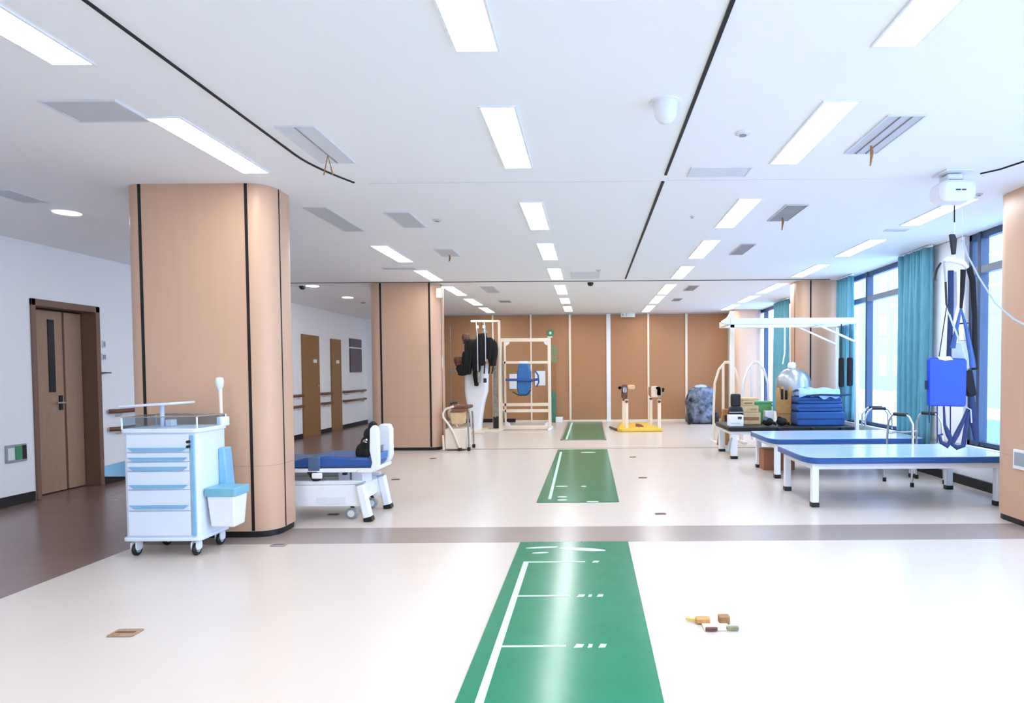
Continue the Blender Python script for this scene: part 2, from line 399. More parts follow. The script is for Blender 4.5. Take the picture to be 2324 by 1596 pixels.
for k,(a,c) in enumerate(rt): ceiling_light(1.385,a,c,'ceiling light panel, %s from the camera in the row right of the black slot'%ordn[k])
lt = [(yy(143,180)-1.04,yy(143,180)),(yy(266,390),yy(391,580))]
for k,(a,c) in enumerate(lt): ceiling_light(-2.42,a,c,'bright ceiling light panel %s'%('in the top left corner of the view' if k==0 else 'just in front of the near left pillar'))
for k,(a,c) in enumerate([(yy(557,890),yy(594,920)),(yy(613,970),yy(636,990)),(yy(650,1030),yy(670,1050)),(yy(678,1070),yy(692,1090)),(yy(698,1105),yy(709,1120))]):
    ceiling_light(-2.42,a,c,'bright ceiling light panel, %s past the near left pillar in the left row'%['first','second','third','fourth','fifth'][k])
wr = [(2.9,3.94)]+[(yy(a,q),yy(c,q2)) for a,q,c,q2 in ((450,2190,510,2070),(543,1990,581,1910),(600,1865,628,1810),(643,1765,665,1725),(671,1705,685,1675),(691,1655,703,1640))]
for k,(a,c) in enumerate(wr):
    if k: ceiling_light(3.26,a,c,'ceiling light panel, %s from the camera in the row beside the windows'%ordn[k-1])
# unseen repeats of the same lights around the camera, added to brighten the room
for x in (-4.4,-2.42,-.502,1.385,3.26):
    for y in (-2.2,-.4,1.0):
        if x == -4.4 or (x==3.26 and y==1.0): continue
        ceiling_light(x,y-.2,y+.84,'unseen ceiling light panel added for brightness, %s from the window side, %s behind the camera'%({-4.4:'fifth',-2.42:'fourth',-.502:'third',1.385:'second',3.26:'first'}[x],{-2.2:'farthest',-.4:'second',1.0:'nearest'}[y]))
ceiling_light(3.26,2.3,3.3,'unseen ceiling light panel above the right side of the camera')
ceiling_light(-2.42,yy(471,730),yy(523,815),'unlit grey ceiling panel in the left light row just past the near left pillar',False)
# oval downlights over the left corridor
for px,py,lb in ((152,480,'small round downlight on the corridor ceiling left of the near pillar'),(709,648,'small bright downlight right beside the near left pillar'),(789,674,'small bright downlight above the two ochre doors')):
    q = onz(px,py,ZC); t = thing('downlight',lb,'downlight',(q.x,q.y,ZC),'round corridor downlights')
    MB().lathe((q.x,q.y,ZC),[(.0,-.012),(.11,-.012),(.125,0),(0,0)],24).build('ring','lframe',t); MB().cyl((q.x,q.y,ZC-.016),.1,.005).build('diffuser','light',t)
# vents: four photo corners on the ceiling plane give the rectangle
def vent(cs, label, m='vent', slats=0, ribbon=None, kind='air_vent', cat='air vent'):
    P_ = [onz(x,y,ZC) for x,y in cs]; X = sorted(q.x for q in P_); Y = sorted(q.y for q in P_)
    x0,x1,y0,y1 = (X[0]+X[1])/2,(X[2]+X[3])/2,(Y[0]+Y[1])/2,(Y[2]+Y[3])/2
    t = thing(kind,label,cat,((x0+x1)/2,(y0+y1)/2,ZC),'grey panels in the ceiling')
    MB().box(x0,y0,ZC-.006,x1,y1,ZC).build('grille',m,t,bevel=.002)
    b = MB(); e = .01
    b.box(x0-e,y0-e,ZC-.01,x0,y1+e,ZC); b.box(x1,y0-e,ZC-.01,x1+e,y1+e,ZC); b.box(x0,y0-e,ZC-.01,x1,y0,ZC); b.box(x0,y1,ZC-.01,x1,y1+e,ZC); b.build('rim','ventl' if m!='ventd' else 'vent',t)
    for k in range(slats):
        xx = x0+(x1-x0)*(k+1)/(slats+1); MB().box(xx-.003,y0,ZC-.012,xx+.003,y1,ZC-.006).build('slat','ventd',t)
    if ribbon:
        y_ = y0+(y1-y0)*.75; xm = (x0+x1)/2
        if ribbon == 2: MB().tube([(xm-.03,y_,ZC-.14),(xm,y_,ZC-.01),(xm+.03,y_,ZC-.14)],.005,6).build('ribbon','ribbon',t)
        else: MB().tube([(xm,y_,ZC-.01),(xm+.006,y_,ZC-.05),(xm-.004,y_,ZC-.12*ribbon-.02)],[.006,.012,.005],6,flat=.4).build('ribbon','ribbon',t)
    return t
vent([(92,230),(250,225),(340,270),(187,275)],'large grey ceiling vent in the upper left of the view')
vent([(632,287),(712,285),(800,367),(725,367)],'pale grey ceiling vent with a brown ribbon fork beside the left black slot','ventl',1,2)
vent([(876,481),(928,480),(962,513),(915,517)],'grey square ceiling vent between the left light row and the small smoke grille','vent',0)
vent([(986,566),(1027,564),(1042,581),(1005,581)],'small grey ceiling vent with a short ribbon left of the track lights','vent',0,.6)
vent([(1913,346),(2025,262),(2103,260),(1985,346)],'large grey slatted ceiling vent with a hanging brown ribbon at the upper right','vent',2,1)
vent([(1742,498),(1790,465),(1832,464),(1785,502)],'dark grey ceiling vent with a brown ribbon, second along the right side','ventd',0,.9)
vent([(1655,577),(1685,554),(1710,553),(1688,577)],'dark grey ceiling vent without ribbon, third along the right side','ventd')
vent([(1552,658),(1565,648),(1585,648),(1572,660)],'small dark ceiling vent, just past the cross seam on the right','ventd')
vent([(1524,682),(1533,677),(1549,677),(1540,683)],'smallest dark ceiling vent, near the partition right of the exit sign','ventd')
vent([(1098,664),(1100,650),(1120,650),(1132,664)],'small grey ceiling vent past the cross seam, left of the track lights','vent')
vent([(1134,686),(1134,682),(1158,682),(1158,686)],'thin dark ceiling vent near the partition above the white frame','ventd')
vent([(1563,398),(1572,379),(1703,379),(1690,398)],'pale wide access panel right of the black slot','ventl',kind='access_panel',cat='access panel')
vent([(1297,631),(1297,617),(1360,617),(1360,631)],'very pale access panel near the far ceiling seam','ventl',kind='access_panel',cat='access panel')
vent([(868,611),(872,607),(942,606),(940,610)],'thin grey access strip in the ceiling above the middle-distance pillar','vent',kind='access_panel',cat='access panel')
vent([(0,455),(0,428),(40,432),(105,461)],'grey vent at the left edge over the corridor','vent')
vent([(2010,523),(2014,520),(2058,520),(2054,524)],'thin grey strip vent beside the window light row','vent')
q = onz(1510,232,ZC); t = thing('smoke_detector','large smooth white ceiling dome left of the black slot','ceiling dome',(q.x,q.y,ZC))
MB().lathe((q.x,q.y,ZC),[(0,-.115),(.035,-.108),(.058,-.08),(.066,-.03),(.07,0),(0,0)],28).build('dome','white',t,ang=60)
MB().lathe((q.x,q.y,ZC),[(0,-.006),(.085,-.006),(.088,0),(0,0)],28).build('base_ring','lframe',t)
for px,py,r,lb,m_ in ((1686,302,.05,'round pale sprinkler grille right of the black slot','ventl'),(992,499,.045,'small round grille left of the track lights','vent'),(1358,613,.04,'small ceiling fitting right of the track lights near the far seam','vent'),(1571,491,.02,'tiny ceiling sprinkler by the third right light','vent'),(824,687,.05,'small dark ceiling fitting above the dark wall window','ventd'),(2222,440,.03,'tiny ceiling sprinkler beside the hoist motor','vent')):
    q = onz(px,py,ZC); t = thing('ceiling_grille',lb,'ceiling fitting',(q.x,q.y,ZC))
    MB().lathe((q.x,q.y,ZC),[(0,-.014),(r*.7,-.014),(r,-.004),(r,0),(0,0)],20).build('cover',m_,t); MB().cyl((q.x,q.y,ZC-.018),r*.45,.005).build('nozzle','ventd',t)
for px,py,lb in ((1340,644,'black dome camera on the far cross seam above the track'),(686,652,'black dome camera beside the near left pillar')):
    q = onz(px,py-4,ZC); t = thing('dome_camera',lb,'camera',(q.x,q.y,ZC))
    MB().lathe((q.x,q.y,ZC),[(0,-.07),(.03,-.065),(.048,-.04),(.05,0),(0,0)],20).build('dome','black',t,ang=60); MB().cyl((q.x,q.y,ZC-.01),.06,.01).build('mount_ring','lframe',t)
# exit sign hanging before the partition
t = thing('exit_sign','small white exit sign hung at the top of the far partition','sign',(ony(1425,714,16.0).x,16.0,2.66))
a, c = ony(1409,710,16.0), ony(1441,720,16.0)
MB().box(a.x,15.97,c.z,c.x,16.0,a.z).build('sign_box','sign',t,bevel=.004)
MB().box(a.x+.13,15.966,c.z+.015,a.x+.14,15.971,a.z-.01).build('mark','sgreen',t); MB().box(a.x+.04,15.966,c.z+.03,a.x+.06,15.971,a.z-.03).build('mark','sgreen',t)
for dx in (.06,c.x-a.x-.06): MB().box(a.x+dx,15.98,a.z-.01,a.x+dx+.01,15.99,ZC).build('hanger','grey',t)
# ------------------------------------------------------------ green walking track mats
def mat_(y0,y1,label):
    t = thing('walking_mat',label,'mat',(-.13,(y0+y1)/2,0),'green floor mats of the walking track')
    MB().box(-.532,y0,.001,.278,y1,.005).build('mat_surface','green',t); return t
def G(px,py,z=.0055): return onz(px,py,z)
t = mat_(1.0,4.735,'near green walking track mat with white measuring marks')
def paint(pts, nm='painted_line', par=None):
    b = MB(); A = [b.bm.verts.new((p_.x,p_.y,.0052)) for p_ in pts]; B = [b.bm.verts.new((p_.x,p_.y,.0062)) for p_ in pts]; n=len(A)
    b.bm.faces.new(A[::-1]); b.bm.faces.new(B)
    for i in range(n): b.bm.faces.new((A[i],A[(i+1)%n],B[(i+1)%n],B[i]))
    return b.build(nm,'mint',par)
V_ = Vector
def rect(x0,y0,x1,y1): return [V_((x0,y0,0)),V_((x1,y0,0)),V_((x1,y1,0)),V_((x0,y1,0))]
yb = [G(1200,1276).y, G(1200,1353).y, G(1200,1467).y]
xl = -.44
paint(rect(xl-.015,1.02,xl+.02,yb[0]+.01),par=t)
for k,y in enumerate(yb+[2.35-.4, 1.55]): paint(rect(xl+.02,y-.009,(-.12 if k else -.04),y+.009),par=t)
for k,y in enumerate(yb):
    for j,(dx,wd) in enumerate(((-.085,.05),(-.02,.025),(.03,.04))[:(1 if k==0 else 3)]):
        s_ = dx+(.09 if k==0 else 0)
        o = paint([V_((s_,y-.022,0)),V_((s_+wd*.8,y-.018,0)),V_((s_+wd,y+.016,0)),V_((s_+wd*.3,y+.02,0))],'painted_numeral',t)
def oval(cx,cy,rx,ry,rot,nm='painted_footprint',par=None):
    paint([V_((cx+rx*math.cos(a)*math.cos(rot)-ry*math.sin(a)*math.sin(rot),cy+rx*math.cos(a)*math.sin(rot)+ry*math.sin(a)*math.cos(rot),0)) for a in [2*math.pi*k/20 for k in range(20)]],nm,par)
q = G(1230,1243); oval(q.x,q.y,.12,.02,.12,par=t)
q = G(1226,1255); oval(q.x,q.y,.06,.014,.12,par=t)
q = G(1322,1247); oval(q.x,q.y,.17,.035,-.2,par=t)
t = mat_(6.18,10.38,'middle green walking track mat beyond the taupe stripe')
paint([G(1244,1133),G(1251,1133),G(1276,1026),G(1271,1026)],par=t)
for px,py,rx in ((1275,1104,.07),(1276,1128,.05),(1276,1135,.05),(1325,1104,.03),(1345,1139,.06)):
    q = G(px,py); oval(q.x,q.y,rx,.03,0,'painted_mark',t)
q = G(1335,1027); oval(q.x,q.y,.12,.05,0,'painted_mark',t)
t = mat_(11.85,16.0,'farthest green walking track mat, in front of the partition')
b = MB(); b.box(-.56,11.8,.001,-.53,16.02,.012); b.box(.276,11.8,.001,.30,16.02,.012); b.box(-.56,11.8,.001,.30,11.84,.012); b.box(-.56,16.0,.001,.3,16.03,.012); b.build('rubber_border','smoke',t)
MB().box(-.47,11.86,.004,-.43,15.9,.0065).build('painted_line','mint',t)
# floor hatches
def hatch(px,py,wx,wy,label,m='brass'):
    q = onz(px,py); t = thing('floor_hatch',label,'floor socket',(q.x,q.y,0),'small hatches set in the floor')
    MB().prism(rr(q.x-wx/2,q.y-wy/2,q.x+wx/2,q.y+wy/2,.01,3),'z',.001,.006).build('lid',m,t,bevel=.001)
    MB().box(q.x-wx*.35,q.y-wy*.1,.006,q.x+wx*.35,q.y+wy*.1,.008).build('seam','rail',t)
    return t
hatch(285,1438,.13,.09,'beige metal floor hatch at the lower left of the pale floor')
hatch(633,1238,.11,.07,'dark metal floor hatch at the foot of the near left pillar','ventd')
for px,py,lb in ((898,1089,'tiny floor hatch beyond the foot of the tilt bed'),(983,1041,'tiny floor hatch in front of the middle-distance pillar'),(1436,1038,'tiny floor hatch right of the middle mat, farther one'),(1459,1085,'tiny floor hatch right of the middle mat, nearer one'),(1499,1167,'tiny floor hatch just beyond the taupe stripe, right of the mats'),(757,1168,'small brown and white fitting on the floor under the tilt bed')):
    hatch(px,py,.10,.05,lb,'rail')
q = onz(1622,1424); t = thing('open_floor_socket','open yellow and brown floor socket with flaps on the pale floor at right','floor socket',(q.x,q.y,0))
MB().box(q.x-.06,q.y-.05,.001,q.x+.07,q.y+.06,.008).build('base','cream',t,bevel=.002)
for x0,y0,wd,dp,h_,m_,n_ in ((-.085,.03,.07,.05,.02,'gold','flap'),(.03,.03,.055,.05,.03,'brownc','flap'),(-.055,-.06,.06,.02,.012,'brownf','flap'),(.05,-.055,.06,.025,.014,'poster','flap')):
    MB().prism(rr(q.x+x0,q.y+y0,q.x+x0+wd,q.y+y0+dp,.008,3),'z',.006,.006+h_).build(n_,m_,t)
MB().bar((q.x-.13,q.y+.09,.012),(q.x-.06,q.y+.06,.012),.02,.008).build('latch','yellow',t)
# ------------------------------------------------------------ curtains
def curtain(y0,y1,z0,label,gather=1.0,n=9):
    t = thing('curtain',label,'curtain',(XR-.12,(y0+y1)/2,z0),'teal curtains at the windows')
    def fn(u,v):
        z = z0+(ZC-.03-z0)*v; ym = (y0+y1)/2; sq = 1-(1-v)*.18*gather
        return (XR-.13+.05*math.sin(u*n*2*math.pi)+.015*math.sin(u*31+v*3), ym+(y0+(y1-y0)*u-ym)*sq, z)
    MB().grid(fn,n*12,14).build('cloth','curtain',t,solid=.006,ang=80)
    MB().bar((XR-.13,y0-.03,ZC-.02),(XR-.13,y1+.03,ZC-.02),.03,.025).build('curtain_rail','white',t)
    return t
curtain(onx(2116,700,XR-.1).y, onx(2047,700,XR-.1).y, .35,'teal curtain hanging beside the white wall pier and the hoist sling')
curtain(9.75,10.28,.5,'teal curtain just right of the pillar behind the white overhead frame',.3,5)
curtain(onx(1791,700,XR-.1).y, onx(1762,700,XR-.1).y,.4,'teal curtain in the far window, left of the pillar',.3,6)
# ------------------------------------------------------------ outside
gr = MB().box(XR+.2,-20,-.35,60,60,-.3).build('ground','pave'); gr['kind']='structure'
def building(x,y0,y1,h,label,rows):
    t = thing('building',label,'building',(x,(y0+y1)/2,-.3)); MB().box(x,y0,-.3,x+8,y1,h).build('wall','outside',t)
    n = int((y1-y0)/2.4)
    for r in range(rows):
        for k in range(n):
            yc = y0+1.2+k*2.4; MB().box(x-.03,yc-.6,.8+r*3,x+.02,yc+.6,2.3+r*3).build('window','vent',t)
building(16,6,30,9,'pale building seen outside the near windows',3)
building(22,32,62,12,'pale building seen far outside the left windows',3)
def planter(y,label):
    o = MB().box(7,y,-.3,8,y+2.2,.4).build('planter_wall','outside',org=(7.5,y+1,-.3),bevel=.02); tag(o,label,'low wall')
planter(9,'low white wall outside the window nearest the pillar'); 
# ------------------------------------------------------------ medical trolley
def caster(par, x, y, r=.045, m='white', dx=0):
    c = MB(); c.tube([(x,y,r*2+.06),(x,y,r*2+.01),(x+dx*.02,y,r*1.9)],.014,8); c.prism(rr(y-.035,r*.9,y+.03,r*2.3,.02,4),'x',x-.022,x-.014); c.prism(rr(y-.035,r*.9,y+.03,r*2.3,.02,4),'x',x+.014,x+.022)
    f = c.build('caster',m,par,ang=60); MB().lathe((x-.012,y,r),[(0,0),(r*.9,0),(r,.006),(r,.018),(r*.9,.024),(0,.024)],24,'x').build('wheel','black',f,ang=60)
    MB().lathe((x-.0125,y,r),[(0,-.002),(r*.55,-.002),(r*.55,.027),(0,.027)],20,'x').build('wheel_hub','grey',f,ang=60)
t = thing('medical_trolley','white and pale blue medical drawer trolley in front of the near left pillar','trolley',(-3.01,4.6,0))
X0,X1,Y0,Y1 = -3.27,-2.745,4.42,4.77
MB().prism(rr(X0,Y0,X1,Y1,.03,5),'z',.135,.895).build('body','cart',t,bevel=.004,ang=60)
MB().prism(rr(X0-.015,Y0-.015,X1+.015,Y1+.01,.04,5),'z',.115,.14).build('bumper','cart',t,bevel=.005,ang=60)
MB().prism(rr(X0-.012,Y0-.015,X1+.012,Y1+.01,.04,5),'z',.875,.905).build('top_tray','cart',t,bevel=.005,ang=60)
MB().box(X1-.045,Y0-.014,.15,X1-.018,Y0-.002,.86).build('lock_bar','cyan',t,bevel=.004)
zz = [.865,.765,.70,.625,.50,.35,.16]
zh = [ony(360,p_,Y0).z for p_ in (1020,1042,1063,1104,1150)]
zt = [.868, zh[0]-.022, zh[1]-.02, zh[2]-.02, zh[3]-.024, zh[4]-.03]
zb = zt[1:]+[.15]
for k in range(6):
    d = MB().box(X0+.035,Y0-.012,zb[k]+.003,X1-.055,Y0-.0005,zt[k]-.003).build('drawer','cart',t,bevel=.003)
    if k < 5:
        z = zh[k]; xa, xb = X0+.045, X1-.065
        MB().prism([(xa,z+.012),(xb,z+.012),(xb-.035,z-.014),(xa+.035,z-.014)],'y',Y0-.020,Y0-.010).build('drawer_handle','cyan',d)
for py,r in ((1003,.010),(1014,.010)):
    q = ony(428,py,Y0-.02); MB().lathe((q.x,Y0-.035,q.z),[(0,0),(r,0),(r,.024),(0,.024)],14,'y').build('lock','black',t)
for x,y in ((-3.225,4.47),(-2.80,4.47),(-3.19,4.74),(-2.79,4.74)): caster(t,x,y)
b = MB()
for x0,y0,x1,y1 in ((X0,Y0,X1,Y0+.005),(X0,Y1-.005,X1,Y1),(X0,Y0,X0+.005,Y1),(X1-.005,Y0,X1,Y1)): b.box(x0,y0,.905,x1,y1,.985)
g_ = b.build('top_guard','clear',t)
MB().tube([(X0,Y0,.985),(X1,Y0,.99),(X1,Y1,.985),(X0,Y1,.985),(X0,Y0,.985)],.004,6).build('guard_rim','acrylic',g_)
for x_,y_ in ((X0,Y0),(X1,Y0),(X1,Y1),(X0,Y1)): MB().tube([(x_,y_,.9),(x_,y_,.985)],.006,6).build('guard_post','cart',g_)
q = ony(368,920,4.62); MB().tube([(q.x,4.62,.9),(q.x,4.62,q.z)],.014,10).build('shelf_pole','cart',t)
a, c = ony(300,921,4.62), ony(416,914,4.62)
MB().loft([[(a.x,4.48,a.z-.009),(a.x,4.76,a.z-.009),(a.x,4.76,a.z+.006),(a.x,4.48,a.z+.006)],[(c.x,4.48,c.z-.009),(c.x,4.76,c.z-.009),(c.x,4.76,c.z+.006),(c.x,4.48,c.z+.006)]]).build('raised_shelf','cart',t,bevel=.004)
MB().box(q.x+.03,4.6,.905,q.x+.08,4.66,.955).build('shelf_clamp','ventl',t,bevel=.006)
q0, q1, q2 = ony(503,965,4.78), ony(500,880,4.78), ony(498,855,4.78)
MB().tube([(q0.x,4.78,.9),q0,q1],[.012,.011,.013],10).build('push_handle','cream',t)
MB().lathe((q2.x,4.78,q1.z-.02),[(.012,0),(.026,.03),(.03,.07),(.026,.095),(0,.1)],16).build('handle_cup','ventl',t,ang=60)
MB().box(X1-.03,4.70,.895,X1+.02,4.79,.965).build('handle_mount','white',t,bevel=.008)
bx, by = -2.625, 4.56
bn = MB().loft([[(bx-.085,by-.07,.19),(bx+.085,by-.07,.19),(bx+.085,by+.07,.19),(bx-.085,by+.07,.19)],[(bx-.10,by-.09,.43),(bx+.10,by-.09,.43),(bx+.10,by+.09,.43),(bx-.10,by+.09,.43)]]).build('waste_bin','white',t,bevel=.012)
MB().prism(rr(bx-.115,by-.1,bx+.112,by+.1,.02,4),'z',.415,.475).build('bin_lid','teal',bn,bevel=.006,ang=60)
MB().box(X1+.008,by-.04,.36,bx-.09,by+.04,.39).build('bin_bracket','grey',t)
MB().loft([[(-2.745,4.66,.36),(-2.67,4.66,.36),(-2.67,4.76,.36),(-2.745,4.76,.36)],[(-2.745,4.66,.74),(-2.70,4.66,.74),(-2.70,4.76,.74),(-2.745,4.76,.74)]]).build('side_bin','cyan',t,bevel=.01)
a, c = ony(255,1048,4.6), ony(286,1078,4.6)
MB().prism([(a.x,a.z-.02),(X0,a.z+.03),(X0,c.z),(a.x,c.z)],'y',4.52,4.72).build('side_flap','cyan',t,bevel=.003)
# ------------------------------------------------------------ tilt bed behind the pillar
t = thing('tilt_bed','white tilt bed with navy mattress and upright footplates behind the near left pillar','tilt bed',(-2.6,5.75,0))
YA, YD = 5.50, 5.98
def Zb(py,Y=YA,px=780): return ony(px,py,Y).z
def Xb(px,Y=YA): return ony(px,1080,Y).x
fz0, fz1 = Zb(1148), Zb(1100)
xl_, xr_ = -3.75, Xb(825)
for y,nm in ((YA,0),(YD,1)):
    MB().box(xl_,y-.03,fz0,xr_,y+.03,fz1).build('base_rail','white',t,bevel=.006)
    MB().box(xl_,y-.032,fz1+.002,xr_-.01,y+.028,fz1+.035).build('rail_cap','ventl',t,bevel=.004)
MB().box(Xb(722),YA-.034,Zb(1142),Xb(786),YA-.029,Zb(1127)).build('rating_plate','ventl',t)
MB().box(xr_-.09,YA,fz0+.03,xr_-.03,YD,fz1-.02).build('cross_beam','white',t,bevel=.004); MB().box(xl_+.03,YA,fz0+.03,xl_+.09,YD,fz1-.02).build('cross_beam','white',t,bevel=.004)
def leg(x0,x1,y,zt_):
    L = MB().bar((x0,y,zt_),(x1,y,.03),.072,.07,ref=(1,0,0)).build('leg','white',t,bevel=.012)
    MB().bar((x1,y,.04),(x1+.01,y,0.0),.076,.075,ref=(1,0,0)).build('rubber_foot','black',L,bevel=.005)
    MB().bar((x0,y,zt_),(x0-.004,y,zt_+.012),.072,.07,ref=(1,0,0)).build('leg_cap','grey',L)
leg(Xb(822),Xb(838),YA-.04,Zb(1098)); leg(Xb(866,YD),Xb(879,YD),YD,Zb(1080,YD))
leg(-3.55,-3.68,YA-.04,.36); leg(-3.55,-3.68,YD,.36)
for px,py,Y in ((800,1178,5.57),(845,1152,6.0)):
    x = ony(px,py,Y).x; f = MB().tube([(x-.02,Y,.19),(x-.015,Y,.13),(x+.01,Y,.09)],.014,8).build('caster_stem','black',t)
    MB().lathe((x,Y-.03,.05),[(0,0),(.04,0),(.05,.01),(.05,.05),(.04,.06),(0,.06)],16,'y').build('wheel','grey',f); MB().cyl((x,Y-.035,.05),.03,.07,'y').build('wheel_hub','white',f)
# lifting column, motor
MB().box(Xb(785),5.62,fz0+.05,Xb(812),5.86,Zb(1066)).build('lift_column','white',t,bevel=.008)
MB().box(Xb(752),5.64,fz0+.05,Xb(780),5.84,Zb(1070)).build('control_box','ventl',t,bevel=.01)
MB().box(Xb(690),5.62,fz0+.05,Xb(748),5.86,Zb(1098)).build('motor_housing','ventl',t,bevel=.012)
MB().box(Xb(777),5.49,Zb(1079),Xb(787),5.53,Zb(1071)).build('clamp_knob','black',t,bevel=.008)
MB().bar((Xb(690),5.6,Zb(1075)),(Xb(722),5.6,Zb(1098)),.05,.05).build('actuator','grey',t)
MB().prism([(Xb(700),Zb(1070)),(Xb(722),Zb(1070)),(Xb(725),Zb(1098)),(Xb(716),Zb(1095))],'y',YA-.03,YA+.03).build('knee_bracket','black',t)
MB().box(Xb(712),YA-.05,Zb(1085),Xb(735),YA-.02,Zb(1072)).build('crank_disc','white',t,bevel=.01)
MB().box(Xb(668),YA-.02,Zb(1072),Xb(850),YD+.0,Zb(1063)).build('deck_frame','white',t,bevel=.006)
MB().box(xl_,YA-.02,Zb(1072),Xb(668),YD,Zb(1063)).build('deck_frame','white',t,bevel=.006)
mt = MB().prism([(xl_,Zb(1062)),(Xb(846),Zb(1062)),(Xb(850),Zb(1050)),(Xb(835),Zb(1040)),(Xb(800),Zb(1039)),(Xb(740),Zb(1036)),(Xb(690),Zb(1040)),(Xb(668),Zb(1046)),(xl_,Zb(1046))],'y',YA+.0,YD-.02).build('mattress','blue',t,bevel=.02)
MB().box(Xb(702),YA-.025,Zb(1068),Xb(728),YD,Zb(1041)+.012).build('body_strap','greyblue',mt,bevel=.006)
MB().prism([(Xb(800),Zb(1041)),(Xb(850),Zb(1052)),(Xb(852),Zb(1034)),(Xb(843),Zb(1036))],'y',YA+.06,YD-.1).build('heel_pad','bluet',mt,bevel=.01)
# footplates: white rounded plates turned up at the foot end, one for each foot
def footplate(Y, wy, pxs, pyt, pyb):
    x0, x1 = Xb(pxs[0],Y), Xb(pxs[1],Y); z0, z1 = Zb(pyb,Y), Zb(pyt,Y)
    return MB().prism([(x0,z1-.03),(x0+.03,z1),(x1-.02,z1-.005),(x1,z1-.05),(x1,z0+.08),(x1-.02,z0+.03),(x1-.07,z0),(x0-.12,z0),(x0-.12,z0+.03),(x0,z0+.04),(x0+.015,z0+.09),(x0-.005,z0+.20)],'y',Y,Y+wy).build('footplate','white',t,bevel=.012)
footplate(YA-.03,.05,(840,861),966,1075); footplate(YD-.12,.10,(858,888),963,1054)
MB().prism([(Xb(862,YD),Zb(1040,YD)),(Xb(862,YD),Zb(1012,YD)),(Xb(882,YD),Zb(1006,YD)),(Xb(880,YD),Zb(1036,YD))],'y',YD-.14,YD-.10).build('plate_recess','grey',t,bevel=.004)
for x_,z_,r_ in ((838,972,.06),(829,990,.075),(822,1012,.085),(812,1030,.095),(826,1034,.09)):
    MB().ell((Xb(x_),5.62,Zb(z_)),(r_*.62,.08,r_*.85),12,8,.05).build('foot_binding','blackf',t,sub=1)
MB().tube([(Xb(828),5.58,Zb(1008)),(Xb(824),5.53,Zb(1003)),(Xb(832),5.52,Zb(999))],.010,8).build('binding_buckle','chrome',t)
# ------------------------------------------------------------ treatment tables
def table(x0,x1,y0,y1,zt_,label,org):
    t = thing('treatment_table',label,'treatment table',org,'blue topped treatment tables')
    c = .16
    P_ = [(x0+c*.9,y0),(x1-.05,y0),(x1,y0+.05),(x1,y1-.05),(x1-.05,y1),(x0+.02,y1),(x0,y1-.03),(x0,y0+.34)]
    P_ = [(x0+.14,y0),(x0+.09,y0+.008),(x0+.05,y0+.04),(x0+.02,y0+.10)]+[(x0,y0+.2),(x0,y1-.08),(x0+.02,y1-.02),(x0+.07,y1)]+[(x1-.07,y1),(x1-.02,y1-.02),(x1,y1-.07),(x1,y0+.07),(x1-.02,y0+.02),(x1-.07,y0)]
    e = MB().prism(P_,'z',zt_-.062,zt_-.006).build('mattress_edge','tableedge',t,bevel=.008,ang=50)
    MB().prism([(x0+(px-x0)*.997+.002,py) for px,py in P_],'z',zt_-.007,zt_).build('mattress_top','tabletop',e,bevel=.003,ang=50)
    b = MB(); zf0, zf1 = zt_-.12, zt_-.062
    b.box(x0+.07,y0+.06,zf0,x1-.06,y0+.10,zf1); b.box(x0+.07,y1-.10,zf0,x1-.06,y1-.06,zf1); b.box(x0+.07,y0+.06,zf0,x0+.11,y1-.06,zf1); b.box(x1-.10,y0+.06,zf0,x1-.06,y1-.06,zf1)
    b.build('frame','white',t,bevel=.003)
    for x in (x0+.10,x1-.10):
        for y in (y0+.09,y1-.09):
            L = MB().box(x-.032,y-.032,.03,x+.032,y+.032,zf1).build('leg','white',t,bevel=.006)
            MB().box(x-.036,y-.036,0,x+.036,y+.036,.045).build('rubber_foot','black',L,bevel=.006)
    MB().bar((x0+.12,y0+.08,.2+.0),(x1-.12,y0+.08,.2),.001,.001) if False else None
    return t
T1 = table(2.0,3.92,5.83,6.83,.475,'blue topped treatment table on white legs, nearest the camera',(2.96,6.3,0))
table(2.12,3.93,7.42,8.44,.475,'blue topped treatment table on white legs, second from the camera behind the walking frame',(3.08,7.9,0))
o = MB().box(2.22,8.1,0,2.62,8.42,.26).build('cardboard_box','card',org=(2.42,8.26,0),bevel=.004); tag(o,'brown cardboard box on the floor under the second treatment table','box')
a = T1; q = onz(2168,1037,.476)
